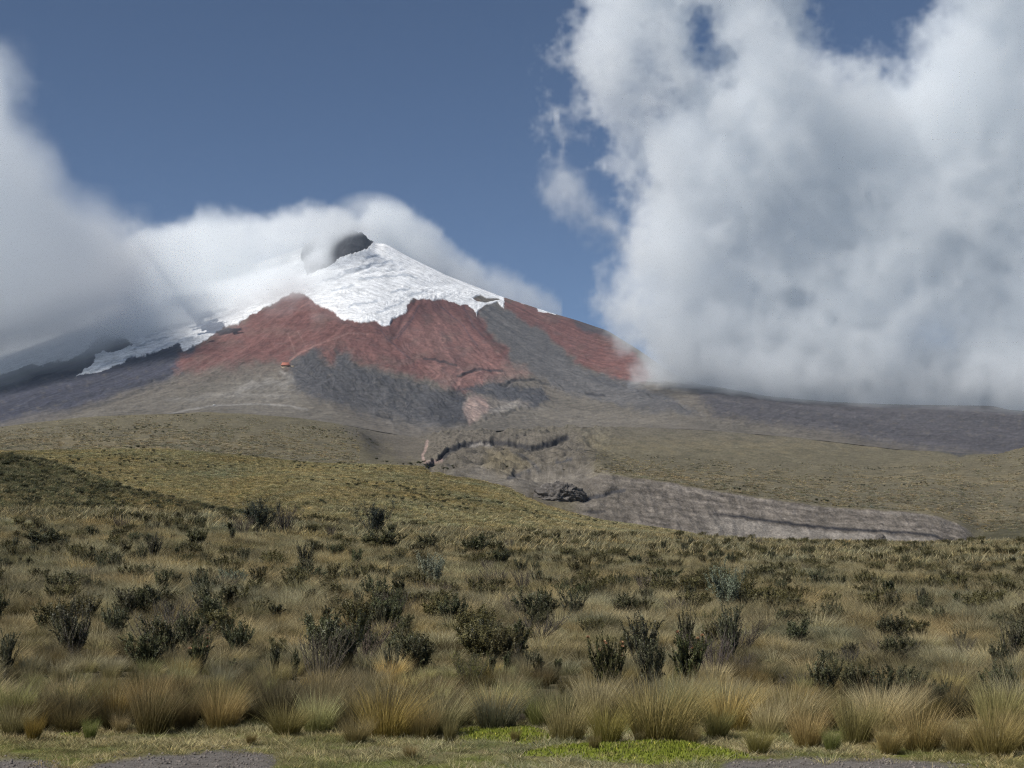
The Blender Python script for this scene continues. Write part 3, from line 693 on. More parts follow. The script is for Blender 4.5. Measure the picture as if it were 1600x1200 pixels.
# ------------------------------------------------------------------ vegetation materials
def leaf_mat(name, trans=0.25, spec=0.2, rough=0.6, tinted=True):
    m, t, b = new_mat(name)
    c = attr_col(t)
    if tinted:
        c = mul(t, c, attr_col(t, "tint", 'INSTANCER'))
    t.links.new(c, b.inputs["Base Color"]); b.inputs["Roughness"].default_value = rough
    b.inputs["Specular IOR Level"].default_value = spec
    tr = N(t, "ShaderNodeBsdfTranslucent"); t.links.new(c, tr.inputs[0])
    mx = N(t, "ShaderNodeMixShader"); mx.inputs[0].default_value = trans
    t.links.new(b.outputs[0], mx.inputs[1]); t.links.new(tr.outputs[0], mx.inputs[2])
    t.links.new(mx.outputs[0], t.nodes["Material Output"].inputs[0])
    return m
m_grass = leaf_mat("ichu_grass", 0.30, 0.15, 0.7)
m_leaf = leaf_mat("shrub_leaf", 0.15, 0.3, 0.5)
m_bark = leaf_mat("shrub_bark", 0.0, 0.15, 0.85)
m_petal = leaf_mat("orange_petal", 0.2, 0.2, 0.6, False)

# ------------------------------------------------------------------ grass tussocks
def blades(n, seed, r0, L, spread, curl, wind, width, segs, root, mid, tip, stray=0.1):
    g = np.random.default_rng(seed)
    rr = r0 * np.sqrt(g.random(n)); ph = g.random(n) * 2 * np.pi
    base = np.stack([rr * np.cos(ph), rr * np.sin(ph), np.full(n, -0.03)], 1)
    out = ph + g.normal(0, 0.5, n)
    ln = L * np.clip(g.normal(0.85, 0.2, n), 0.3, 1.25)
    a0 = spread * (rr / r0) ** 0.8 * g.uniform(0.5, 1.1, n) + np.abs(g.normal(0, stray, n)); cu = curl * g.uniform(0.2, 1.3, n)
    t = np.linspace(0, 1, segs + 1)
    pos = np.zeros((n, segs + 1, 3)); pos[:, 0] = base
    for k in range(1, segs + 1):
        tm = (t[k] + t[k - 1]) / 2
        a = a0 + cu * tm ** 1.6
        dx = np.cos(out) * np.sin(a) + wind * tm; dy = np.sin(out) * np.sin(a); dz = np.cos(a)
        q = np.stack([dx, dy, dz], 1); q /= np.linalg.norm(q, axis=1, keepdims=True)
        pos[:, k] = pos[:, k - 1] + q * (ln / segs)[:, None]
    wa = g.random(n) * np.pi; wd = np.stack([np.cos(wa), np.sin(wa), 0 * wa], 1)
    w = width * g.uniform(0.6, 1.3, n)
    prof = 1 - t ** 1.8 * 0.92
    l = pos - wd[:, None] * (w[:, None] * prof)[..., None] / 2; r = pos + wd[:, None] * (w[:, None] * prof)[..., None] / 2
    V = np.stack([l, r], 2).reshape(-1, 3)                        # blade, seg, side
    i = (np.arange(n)[:, None] * (segs + 1) + np.arange(segs)[None]) * 2
    i = i.ravel(); Fq = np.stack([i, i + 1, i + 3, i + 2], 1)
    sh = g.uniform(0.75, 1.25, n); dry = g.random(n)[:, None, None]
    tc = t[None, :, None]
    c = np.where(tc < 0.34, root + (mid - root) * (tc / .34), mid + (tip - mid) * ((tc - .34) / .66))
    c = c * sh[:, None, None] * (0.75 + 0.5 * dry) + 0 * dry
    c = np.repeat(c[:, :, None, :], 2, 2).reshape(-1, 3)
    return V, Fq, c
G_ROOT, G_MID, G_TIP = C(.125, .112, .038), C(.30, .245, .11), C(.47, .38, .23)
def tussock_mesh(name, seed, n, L=0.62, r0=0.15, spread=0.55, curl=0.75, wind=0.16, width=0.0045, segs=4, green=0.0):
    gr = C(.13, .135, .045)
    V, Fq, c = blades(n, seed, r0, L, spread, curl, wind, width, segs, G_ROOT, G_MID + green * (gr - G_MID), G_TIP + green * 0.8 * (gr - G_TIP))
    return mesh_np(name, V, [Fq], m_grass, np.clip(c, .01, .8))
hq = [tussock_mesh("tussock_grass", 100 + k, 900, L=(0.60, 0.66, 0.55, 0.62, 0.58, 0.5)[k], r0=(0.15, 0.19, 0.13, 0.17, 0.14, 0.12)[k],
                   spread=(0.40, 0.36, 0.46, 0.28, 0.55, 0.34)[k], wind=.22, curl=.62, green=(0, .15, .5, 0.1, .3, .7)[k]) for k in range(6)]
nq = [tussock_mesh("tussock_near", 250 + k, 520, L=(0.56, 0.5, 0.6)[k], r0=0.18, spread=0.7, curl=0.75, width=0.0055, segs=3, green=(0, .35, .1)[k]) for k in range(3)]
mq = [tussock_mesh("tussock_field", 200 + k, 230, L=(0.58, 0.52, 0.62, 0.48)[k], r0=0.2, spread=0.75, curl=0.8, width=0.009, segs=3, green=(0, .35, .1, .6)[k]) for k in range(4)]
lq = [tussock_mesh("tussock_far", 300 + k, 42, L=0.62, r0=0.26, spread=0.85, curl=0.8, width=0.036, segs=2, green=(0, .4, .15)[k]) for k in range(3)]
sq = [tussock_mesh("short_tuft", 400 + k, 70, L=0.115, r0=0.08, spread=1.1, curl=0.9, wind=0.05, width=0.0045, segs=2, green=(0.3, .9, 0.0)[k]) for k in range(3)]

def instancer(name, pts, rot, scale, tint, variant, meshes, label=None):
    """one mesh of points that carries grass by geometry nodes: mass vegetation only"""
    me = bpy.data.meshes.new(name); me.vertices.add(len(pts)); me.vertices.foreach_set("co", np.asarray(pts, np.float32).ravel())
    def at(n, ty, key, v):
        a = me.attributes.new(n, ty, 'POINT'); a.data.foreach_set(key, np.ascontiguousarray(v).ravel())
    at("rot", 'FLOAT_VECTOR', "vector", np.asarray(rot, np.float32)); at("size", 'FLOAT_VECTOR', "vector", np.asarray(scale, np.float32))
    at("variant", 'INT', "value", np.asarray(variant, np.int32))
    c = np.ones((len(pts), 4), np.float32); c[:, :3] = tint
    at("tint", 'FLOAT_COLOR', "color", c)
    o = obj(name, me)
    tr = bpy.data.node_groups.new(name + "_scatter", 'GeometryNodeTree')
    tr.interface.new_socket("Geometry", in_out='INPUT', socket_type='NodeSocketGeometry')
    tr.interface.new_socket("Geometry", in_out='OUTPUT', socket_type='NodeSocketGeometry')
    nn = tr.nodes.new; lk = tr.links.new
    gi = nn("NodeGroupInput"); go = nn("NodeGroupOutput")
    g2i = nn("GeometryNodeGeometryToInstance")
    for q in reversed(meshes):                                    # multi-input sockets read last link first
        s = bpy.data.objects.new(name + "_source", q)             # not linked to the scene
        oi = nn("GeometryNodeObjectInfo"); oi.inputs["Object"].default_value = s; oi.transform_space = 'ORIGINAL'
        lk(oi.outputs["Geometry"], g2i.inputs[0])
    def na(n, ty):
        a = nn("GeometryNodeInputNamedAttribute"); a.data_type = ty; a.inputs[0].default_value = n; return a.outputs[0]
    ip = nn("GeometryNodeInstanceOnPoints"); lk(gi.outputs[0], ip.inputs["Points"]); lk(g2i.outputs[0], ip.inputs["Instance"])
    ip.inputs["Pick Instance"].default_value = True
    lk(na("variant", 'INT'), ip.inputs["Instance Index"]); lk(na("size", 'FLOAT_VECTOR'), ip.inputs["Scale"])
    er = nn("FunctionNodeEulerToRotation"); lk(na("rot", 'FLOAT_VECTOR'), er.inputs[0]); lk(er.outputs[0], ip.inputs["Rotation"])
    lk(ip.outputs[0], go.inputs[0])
    md = o.modifiers.new("scatter", 'NODES'); md.node_group = tr
    tag(o, label, kind="stuff"); return o

def scatter_uD(n, d0, d1, umax, rg):
    D = np.sqrt(rg.random(n) * (d1 ** 2 - d0 ** 2) + d0 ** 2); return rg.uniform(-umax, umax, n) * np.maximum(D, 20), D
def tints(X, D, n, rg, bright=1.0, s=1.0):
    a = fbm(X / (9.0 * s), D / (14.0 * s), 3); b = rg.normal(0, 0.10, n)
    v = bright * (1 + 0.30 * a + 2.0 * b) * np.where(rg.random(n) < 0.33, 0.52, 1.0) * np.where(rg.random(n) < 0.16, 1.3, 1.0)
    warm = 0.22 * fbm(X / (6 * s) + 50, D / (9 * s), 2) + rg.normal(0, 0.07, n)
    return np.clip(np.stack([v * (0.97 + 0.65 * warm), v, v * (1 - 0.8 * warm)], 1), 0.3, 1.8)

# front row of named tussocks: photo x, base row, height and width in photo pixels, mesh, tint, label
T_G, T_O, T_S, T_D = (.85, 1.0, .7), (1.05, .95, .75), (1.15, 1.08, 1.05), (.72, .70, .62)
FRONT = [
    (20, 1131, 74, 62, 1, T_G, "olive grass tussock cut by the photo's edge behind the small rusty tuft"),
    (52, 1158, 46, 36, 5, (1.2, .95, .55), "small rusty orange tuft standing alone on the mossy verge"),
    (140, 1156, 38, 30, 5, (.9, 1.1, .7), "small fresh green tuft beside the short rusty tuft on the verge"),
    (88, 1134, 72, 60, 3, T_D, "dark brown tussock between the rusty tuft and the green tuft"),
    (186, 1146, 36, 26, 4, T_S, "pale short tuft to the right of the fresh green tuft"),
    (232, 1132, 84, 62, 0, T_O, "tall tawny tussock with upright stems left of the black shaded gap"),
    (288, 1140, 70, 50, 3, (.5, .47, .42), "nearly black shaded tussock between two tawny clumps"),  # this clump's shade is put into its dark tint
    (345, 1140, 74, 70, 0, T_O, "tawny tussock right of the nearly black clump"),
    (448, 1148, 58, 66, 4, (.8, .8, .6), "dome of dark olive spiky grass beside the mossy verge"),
    (392, 1164, 22, 20, 5, (.8, .65, .5), "tiny brown sprout in the turf below the dark olive dome"),
    (505, 1136, 62, 60, 4, T_S, "pale tussock right of the dark olive dome"),
    (556, 1162, 52, 46, 4, (.95, .9, .8), "loose grey brown tussock in front of the golden clump"),
    (606, 1152, 82, 92, 1, (1.1, 1.0, .62), "big golden tussock with green heart leaning with the wind"),
    (660, 1155, 62, 52, 3, (.9, .85, .7), "brown tussock hugging the big golden clump"),
    (703, 1162, 44, 26, 5, (.9, .85, .75), "thin upright tuft by the start of the bright moss"),
    (805, 1160, 24, 20, 5, (.9, .8, .6), "tiny straw tuft growing in the middle of the bright moss"),
    (640, 1185, 28, 24, 4, (.9, .8, .7), "low brown sprout on the dry turf near the gravel"),
    (770, 1136, 62, 66, 1, T_O, "tawny tussock behind the bright moss mound"),
    (842, 1136, 56, 44, 2, T_G, "greenish tussock behind the middle of the bright moss"),
    (886, 1158, 78, 66, 1, (1.0, 1.0, .85), "silvery green tussock leaning right at the end of the moss mound"),
    (950, 1164, 72, 66, 2, (1.05, 1.02, .62), "yellow green tussock below the orange flowered bush"),
    (928, 1176, 34, 22, 5, (.85, .75, .6), "slim brown tuft on the moss edge below the yellow green tussock"),
    (1032, 1160, 108, 118, 1, (.85, .82, .6), "largest tussock dark inside with green brown stems beside the flowered bush"),
    (1000, 1162, 26, 18, 5, T_S, "pale straw tuft at the foot of the largest tussock"),
    (1076, 1164, 44, 40, 4, (1.2, 1.15, 1.0), "pale grey tussock right of the largest clump"),
    (1120, 1155, 62, 54, 2, (.8, .85, .65), "deep green tussock above the moss mat's far end"),
    (1185, 1178, 50, 48, 2, (1.0, 1.0, .7), "yellow olive tussock just past the moss mat"),
    (1262, 1170, 74, 60, 0, T_O, "tawny tussock above the grey gravel patch"),
    (1300, 1176, 44, 36, 5, T_G, "short green tuft on the gravel's upper edge"),
    (1340, 1160, 76, 70, 3, (.75, .78, .6), "dark green tussock with pale seed heads below the leafy thicket"),
    (1390, 1178, 58, 48, 4, (1.1, 1.0, .8), "pale bushy tussock at the gravel's right end"),
    (1440, 1172, 80, 72, 1, T_O, "wide tawny tussock below the leafy thicket's end"),
    (1500, 1176, 66, 60, 4, (1.1, 1.02, .9), "straw tussock with drooping tips right of the gravel"),
    (1556, 1180, 84, 78, 1, (1.0, .95, .72), "broad olive tussock near the photo's lower corner"),
    (1596, 1172, 74, 60, 0, (.9, .85, .7), "brown tussock cut by the photo's edge near the lower corner")]
cells = {}
def free(x, d, r):
    k = (int(x // 0.6), int(d // 0.6))
    for i in (-1, 0, 1):
        for j in (-1, 0, 1):
            for (a, b, q) in cells.get((k[0] + i, k[1] + j), ()):
                if (a - x) ** 2 + (b - d) ** 2 < (0.5 * (r + q)) ** 2: return False
    cells.setdefault(k, []).append((x, d, r)); return True
n_t = 0
for (x, y, h, w, v, tint, lab) in FRONT:
    X, D, z = ground_at(x, y); hm = .93 * h / F * D; wm = 1.05 * w / F * D
    me = hq[v]; sz = hm / (0.58, .64, .53, .6, .56, .48)[v]; sw = min(max(wm / 0.62, 0.5 * sz), 1.5 * sz)
    o = obj("grass_tussock", me, None, (X, D, z)); o.scale = (sw, sw, sz); o.rotation_euler = (0, 0, random.uniform(-.7, .7)); o["tint"] = tint
    tag(o, lab, "grass tussock", "tussocks in the front row"); free(X, D, 0.5 * wm); n_t += 1
rg = np.random.default_rng(21)
cx, cd = scatter_uD(9000, 15.6, 34, 0.40, rg)
od = np.argsort(cd); cx, cd = cx[od], cd[od]
tt_ = tints(cx, cd, len(cx), rg)
rest_x, rest_d = [], []
N_IND = 300
for X, D, tn in zip(cx, cd, tt_):
    if D < 16.2 + 0.5 * math.sin(X * 1.7) + 0.3 * math.sin(X * 4.1 + 1): continue
    r = rg.uniform(0.36, 0.54) if D < 18.2 else rg.uniform(0.45, 0.7)
    if not free(X, D, r): continue
    if n_t < N_IND and abs(X / D) < 0.375:
        v = int(rg.integers(0, 5)); s = rg.uniform(0.60, 1.02) * (1.0 if D < 17.6 else 0.72)
        o = obj("grass_tussock", hq[v], None, (X, D, float(zA(X, D)))); o.scale = (s * rg.uniform(.9, 1.25), s * rg.uniform(.9, 1.25), s)
        o.rotation_euler = (0, 0, float(rg.uniform(-.7, .7))); o["tint"] = tuple(float(q) for q in tn * np.array([(1, 1, 1), (.95, 1, .8), (1.12, 1.08, 1.05), (1.1, 1.0, .75), (.7, .68, .62)][int(rg.integers(0, 5))]))
        if D < 18.2: tag(o, "tawny wind bent grass tussock in the dense band behind the mossy verge", "grass tussock", "tussocks in the band behind the verge")
        else: tag(o, "straw brown grass tussock on the moor just beyond the front band", "grass tussock", "tussocks beyond the front band")
        n_t += 1
    else: rest_x.append(X); rest_d.append(D)
print("individual tussocks", n_t, "rest", len(rest_x))
# the rest of the moor grass as one mass
def hex_scatter(d0, d1, um, sp):
    D = np.arange(d0, d1, sp * .87); fx, fd = [], []
    for i, q in enumerate(D):
        x = np.arange(-um * q, um * q, sp) + (i % 2) * sp / 2; fx.append(x); fd.append(np.full(len(x), q))
    fx, fd = np.concatenate(fx), np.concatenate(fd)
    return fx + rg.normal(0, .22 * sp, len(fx)), fd + rg.normal(0, .22 * sp, len(fx))
hA, hB, hC = hex_scatter(33.5, 60, .42, .62), hex_scatter(60, 110, .42, .72), hex_scatter(110, 258, .42, .95)
fx, fd = (np.concatenate([a, b_, c_]) for a, b_, c_ in zip(hA, hB, hC))
keep = rg.random(len(fd)) < 0.92; fx, fd = fx[keep], fd[keep]
gx = np.concatenate([rest_x, fx]); gd = np.concatenate([rest_d, fd]); n = len(gx)
far_ = gd > 105
var = np.where(far_, 7 + rg.integers(0, 3, n), np.where(gd < 48, rg.integers(0, 3, n), 3 + rg.integers(0, 4, n)))
s = rg.uniform(0.6, 1.3, n) * np.where(far_, 1.25, 1.05) * np.where(gd < 34, 0.72, 1); sc3 = np.stack([s * rg.uniform(.9, 1.3, n), s * rg.uniform(.9, 1.3, n), s * rg.uniform(.75, 1.05, n)], 1)
instancer("moor_grass", np.stack([gx, gd, zA(gx, gd)], 1), np.stack([0 * gx, 0 * gx, rg.uniform(-.8, .8, n)], 1), sc3, tints(gx, gd, n, rg), var, nq + mq + lq,
          "mass of tawny bunch grass covering the whole moor slope")
# short turf on the verge, loose stones on the gravel
tx, td = scatter_uD(15000, 11.6, 17.2, 0.42, rg)
pz = zA(tx, td); qx, qy = PX(tx, td, pz)
ok = np.ones(len(tx), bool)
for g in GRAVEL: ok &= poly_sd(qx + 26 * fbm(tx * 1.3, td * 1.3, 4), qy + 9 * fbm(tx * 1.3 + 40, td * 1.3, 4), g) < rg.normal(-2, 4, len(tx))
ok &= (td > 12.2) & (fbm(tx * 0.9, td * 0.9, 3) > rg.uniform(-.6, .25, len(tx)))
tx, td = tx[ok], td[ok]; n = len(tx)
gsel = fbm(tx * 0.8 + 9, td * 0.8, 3) + rg.normal(0, 0.25, n)
s = rg.uniform(0.5, 1.25, n)
instancer("verge_turf", np.stack([tx, td, zA(tx, td)], 1), np.stack([0 * tx, 0 * tx, rg.uniform(0, 6.28, n)], 1), np.stack([s * 1.2, s * 1.2, s * rg.uniform(.5, 1.1, n)], 1),
          tints(tx, td, n, rg, 1.45), np.where(gsel > 0.1, 1, np.where(gsel < -0.2, 2, 0)), sq, "short mixed turf on the verge in front of the tussocks")
def stone_mesh(seed):
    g = np.random.default_rng(seed); ph = np.linspace(0, np.pi, 6); th = np.arange(8) * np.pi / 4
    V = [[0, 0, 1]] + [[math.sin(p) * math.cos(t), math.sin(p) * math.sin(t), math.cos(p)] for p in ph[1:-1] for t in th] + [[0, 0, -1]]
    V = np.array(V) * g.uniform(0.75, 1.2, (34, 1)) * [1, .8, .6]
    Fq = [[1 + r * 8 + c, 1 + (r + 1) * 8 + c, 1 + (r + 1) * 8 + (c + 1) % 8, 1 + r * 8 + (c + 1) % 8] for r in range(3) for c in range(8)]
    Ft = [[0, 1 + c, 1 + (c + 1) % 8] for c in range(8)] + [[33, 25 + (c + 1) % 8, 25 + c] for c in range(8)]
    return mesh_np("stone", V, [np.array(Fq), np.array(Ft)], m_stone, np.tile(C(.17, .152, .135), (34, 1)) * g.uniform(.8, 1.15, (34, 1)))
m_stone = leaf_mat("grey_stone", 0.0, 0.2, 0.9)
gx, gd = scatter_uD(26000, 11.6, 15.5, 0.42, rg); qx, qy = PX(gx, gd, zA(gx, gd)); ok = gd < 12.3
for g in GRAVEL: ok |= poly_sd(qx + 26 * fbm(gx * 1.3, gd * 1.3, 4), qy + 9 * fbm(gx * 1.3 + 40, gd * 1.3, 4), g) > rg.normal(0, 5, len(gx))
gx, gd = gx[ok], gd[ok]; n = len(gx); s = 0.006 + 0.012 * rg.random(n) ** 3
v = rg.uniform(.6, 1.35, n)
instancer("gravel", np.stack([gx, gd, zA(gx, gd) + 0.2 * s], 1), rg.uniform(0, 6.28, (n, 3)) * [0.1, 0.1, 1], np.stack([s, s, s], 1), np.stack([v * 1.03, v, v * .98], 1), rg.integers(0, 3, n), [stone_mesh(k) for k in range(3)],
          "loose grey gravel on the bare patches of the verge")

# bright moss mats
def moss_mat(name, pts, hh, label):
    P3 = [ground_at(x, y) for x, y in pts]; P2 = np.array([(a, b) for a, b, c in P3])
    x0, y0 = P2.min(0); x1, y1 = P2.max(0); st = 0.014
    gx = np.arange(x0 - .1, x1 + .1, st); gy = np.arange(y0 - .1, y1 + .1, st); A, B = np.meshgrid(gx, gy)
    sd = poly_sd(A + .10 * fbm(A * 3, B * 3, 3), B + .10 * fbm(A * 3 + 9, B * 3, 3), P2)
    h = hh * sstep(-.02, .28, sd) * (0.8 + 0.5 * fbm(A * 2.2, B * 2.2, 3)) + 0.022 * np.abs(fbm(A * 11, B * 11, 3)) - 0.03 * (sd < 0)
    Z = zA(A, B) + h
    Fq = grid_faces(*A.shape); inside = (sd > -0.01).ravel(); Fq = Fq[inside[Fq].all(1)]
    c = C(.17, .195, .024) + (C(.20, .19, .055) - C(.17, .195, .024)) * sstep(0, .5, fbm(A * 5, B * 5, 3))[..., None]
    c = c * (1 + .35 * fbm(A * 16, B * 16, 2))[..., None]
    V = np.stack([A, B, Z], -1).reshape(-1, 3); cc = c.reshape(-1, 3)
    ii = np.nonzero((sd > 0.01).ravel())[0]; g = np.random.default_rng(5); k = g.choice(ii, min(len(ii), 5000), replace=False)
    a = g.random(len(k)) * 6.28; w = 0.008; q = V[k]                 # sprigs standing on the mat
    d = np.stack([np.cos(a) * w, np.sin(a) * w, 0 * a], 1); up = np.stack([g.normal(0, .008, len(k)), g.normal(0, .008, len(k)), g.uniform(.012, .035, len(k))], 1)
    W = np.stack([q - d, q + d, q + up], 1).reshape(-1, 3); Ft = np.arange(len(W)).reshape(-1, 3) + len(V)
    fl = g.random(len(k)) < 0.01
    wc = np.repeat(np.where(fl[:, None], C(.75, .65, .12), cc[k] * 1.1), 3, 0)
    return tag(obj(name, mesh_np(name, np.concatenate([V, W]), [Fq, Ft], m_moss, np.concatenate([cc, wc]), True)), label, "moss")
m_moss = leaf_mat("bright_moss", 0.1, 0.2, 0.8, False)
moss_mat("moss_cushion", [(715, 1158), (720, 1142), (780, 1137), (850, 1143), (880, 1156), (820, 1162)], 0.05, "raised yellow green moss cushion at the feet of the tussocks")
moss_mat("moss_cushion", [(810, 1182), (850, 1170), (930, 1164), (1060, 1162), (1130, 1170), (1178, 1184), (1080, 1192), (940, 1190)], 0.04, "long bright green moss mat running along the edge of the gravel")
moss_mat("moss_cushion", [(78, 1150), (100, 1142), (130, 1144), (128, 1152)], 0.03, "little green moss patch between the rusty tuft and the green tuft")

# ------------------------------------------------------------------ shrubs
def tube(path, r, k=5):
    path = np.asarray(path); n = len(path); d = np.gradient(path, axis=0); d /= np.linalg.norm(d, axis=1, keepdims=True) + 1e-9
    a = np.cross(d, [0.3, 1.0, 0.1]); a /= np.linalg.norm(a, axis=1, keepdims=True) + 1e-9; b = np.cross(d, a)
    th = np.arange(k) * 2 * np.pi / k
    V = path[:, None] + (a[:, None] * np.cos(th)[None, :, None] + b[:, None] * np.sin(th)[None, :, None]) * np.asarray(r)[:, None, None]
    i = np.arange(n - 1)[:, None] * k; j = np.arange(k)[None]; jn = (j + 1) % k
    return V.reshape(-1, 3), np.stack([i + j, i + jn, i + k + jn, i + k + j], -1).reshape(-1, 4)
class Acc:
    def __init__(s): s.V, s.F, s.C, s.n = [], [], [], 0
    def add(s, V, Fq, c):
        s.V.append(V); s.F.append(np.asarray(Fq) + s.n); s.C.append(np.broadcast_to(c, (len(V), 3))); s.n += len(V)
    def mesh(s, name, mat, smooth=False):
        q = [f for f in s.F if f.shape[1] == 4]; t = [f for f in s.F if f.shape[1] == 3]
        return mesh_np(name, np.concatenate(s.V), ([np.concatenate(q)] if q else []) + ([np.concatenate(t)] if t else []), mat, np.clip(np.concatenate(s.C), .005, .85), smooth)
def leaves(acc, P0, Dr, size, col, g, lift=0.6, wd=0.42):
    """one folded leaf quad per point, growing outwards from direction Dr"""
    n = len(P0); r = g.normal(0, 1, (n, 3)); r -= (r * Dr).sum(1, keepdims=True) * Dr; r /= np.linalg.norm(r, axis=1, keepdims=True) + 1e-9
    d = Dr * lift + r * math.sqrt(max(0, 1 - lift * lift)); s = np.cross(d, Dr + 0.01); s /= np.linalg.norm(s, axis=1, keepdims=True) + 1e-9
    L = (size * g.uniform(.7, 1.25, n))[:, None]; w = L * wd
    V = np.stack([P0, P0 + d * L * .5 + s * w * .5, P0 + d * L, P0 + d * L * .5 - s * w * .5], 1).reshape(-1, 3)
    Fq = np.arange(4 * n).reshape(-1, 4)
    c = np.repeat(col * g.uniform(.65, 1.4, (n, 1)), 4, 0); acc.add(V, Fq, c)
def shrub_meshes(seed, H=1.0, W=0.9, stems=30, twigs=3, lpt=46, leaf=0.035, lean=0.0, col=C(.088, .090, .042), bark=C(.085, .072, .058), bare=0.3, spread=0.75, clump=0.0, flower=0, lw=.42):
    g = np.random.default_rng(seed); st, fo = Acc(), Acc(); tips = []
    for k in range(stems):
        ph = g.random() * 6.283; out = spread * math.sqrt(g.random()) * W / H
        L = H * g.uniform(.62, 1.0) * math.sqrt(1 + .4 * out * out); b0 = np.array([math.cos(ph), math.sin(ph), 0]) * g.random() * .10 * W
        t = np.linspace(0, 1, 7)[:, None]; dirh = np.array([math.cos(ph), math.sin(ph), 0]) * out + np.array([lean, 0, 0])
        wob = np.cumsum(g.normal(0, .022 * H, (7, 3)), 0) * [1, 1, .4]; wob[0] = 0
        p = b0 + dirh * L * (t ** .85) * .75 + np.array([0, 0, 1]) * L * (t - .10 * out * t ** 2) + wob; p[0, 2] = -.05
        V, Fq = tube(p, .013 * H * (1 - .75 * t[:, 0]), 4); st.add(V, Fq, bark * g.uniform(.7, 1.3))
        ends = [p]
        for q in range(twigs):
            i = g.integers(2, 6); a = p[i]; dd = p[6] - p[3]; dd = dd / (np.linalg.norm(dd) + 1e-9)
            dv = dd + g.normal(0, .45 + clump, 3); dv[2] = abs(dv[2]) + .15; dv /= np.linalg.norm(dv)
            tl = L * g.uniform(.18, .36); s5 = np.linspace(0, 1, 5)[:, None]
            pq = a + dv * tl * s5 + np.array([0, 0, .12 * tl]) * s5 ** 2
            V, Fq = tube(pq, .006 * H * (1 - .6 * s5[:, 0]), 3); st.add(V, Fq, bark * g.uniform(.7, 1.3)); ends.append(pq)
        sc_ = g.uniform(.7, 1.3)
        for m_, e in enumerate(ends):
            nl = int(lpt * (1.5 if m_ == 0 else 1)); ts = g.uniform(bare if m_ == 0 else .1, 1.02, nl) * (len(e) - 1)
            i = np.clip(ts.astype(int), 0, len(e) - 2); f = (ts - i)[:, None]; P0 = e[i] * (1 - f) + e[i + 1] * f
            Dr = e[i + 1] - e[i]; Dr /= np.linalg.norm(Dr, axis=1, keepdims=True) + 1e-9
            P0 = P0 + g.normal(0, .010 * H + clump * .05, (nl, 3))
            leaves(fo, P0, Dr, leaf * H, col * sc_, g, .62, lw); tips.append(e[-1])
    return st.mesh("stem", m_bark), fo.mesh("foliage", m_leaf), tips
def flower_mesh(seed):
    g = np.random.default_rng(seed); a = Acc(); n = 46
    d = g.normal(0, 1, (n, 3)); d[:, 2] = np.abs(d[:, 2]) + .5; d /= np.linalg.norm(d, axis=1, keepdims=True)
    leaves(a, np.zeros((n, 3)), d, .040, C(.55, .33, .19), g, .93, .45)
    return a.mesh("flower", m_petal)
KIND = {}
def kind(key, name, cat, variants, **kw):
    KIND[key] = (name, cat, [shrub_meshes(s, **kw) for s in variants], kw.get("H", 1.0))
kind('dark', "leafy_shrub", "shrub", (1, 2, 3, 4), stems=34, W=1.0, leaf=.046, lpt=62, clump=.2, lw=.55)
kind('club', "leafy_shrub", "shrub", (11, 12), stems=14, W=.5, twigs=2, lpt=110, leaf=.055, spread=.5, bare=.25)
kind('grey', "upright_shrub", "shrub", (21, 22), stems=26, W=.75, twigs=3, lpt=74, leaf=.042, col=C(.095, .094, .050), bark=C(.11, .095, .08), bare=.2)
kind('twig', "twiggy_shrub", "shrub", (31, 32), stems=34, W=1.1, twigs=4, lpt=8, leaf=.03, col=C(.09, .075, .045), bark=C(.115, .095, .078), spread=.9)
kind('silver', "silvery_shrub", "shrub", (41, 42), stems=26, W=1.15, twigs=5, lpt=34, leaf=.050, col=C(.185, .205, .15), bare=.55, spread=1.0, clump=.35, lw=.5)
kind('flower', "flowering_shrub", "shrub", (51, 52), stems=30, W=1.0, twigs=4, lpt=80, leaf=.046, col=C(.085, .088, .032), bare=.3, spread=.7)
kind('lime', "round_shrub", "shrub", (61,), stems=24, W=1.1, twigs=5, lpt=40, leaf=.032, col=C(.105, .105, .028), bare=.4, clump=.3, spread=1.0)
kind('tree', "small_tree", "tree", (71, 72), stems=13, W=.85, twigs=9, lpt=60, leaf=.040, col=C(.038, .046, .030), bark=C(.10, .085, .07), bare=.55, spread=.95, clump=.45)
flw = [flower_mesh(s) for s in (1, 2)]
ns = [0]; placed = []
def place(key, X, D, hgt, wid, label, group=None, tint=1.0, rot=None, flowers=0):
    name, cat, va, H = KIND[key]; i = ns[0] % len(va); ns[0] += 1
    z = float(zA(X, D))
    root = obj(name, None, None, (X, D, z)); root.empty_display_size = .2
    root.rotation_euler = (0, 0, random.uniform(0, 6.28) if rot is None else rot)
    sw = wid / (1.05 if key != 'club' else .75); root.scale = (sw, sw, hgt / 1.0)
    tag(root, label, cat, group)
    b = tint * random.uniform(.85, 1.15); tn = (b * random.uniform(.93, 1.07), b, b * random.uniform(.9, 1.08))
    two = ("trunk", "crown") if key == 'tree' else ("stem", "foliage")
    for q, me in zip(two, va[i][:2]):
        c = obj(q, me, root); c["tint"] = tn
    for k in range(flowers):
        tp = va[i][2]; e = max((tp[random.randrange(len(tp))] for _ in range(4)), key=lambda q: q[2])
        c = obj("flower", flw[k % 2], root, tuple(e)); s = .8 / max(hgt, .4); c.scale = (s * hgt / sw, s * hgt / sw, s)
    placed.append((X, D, wid)); return root
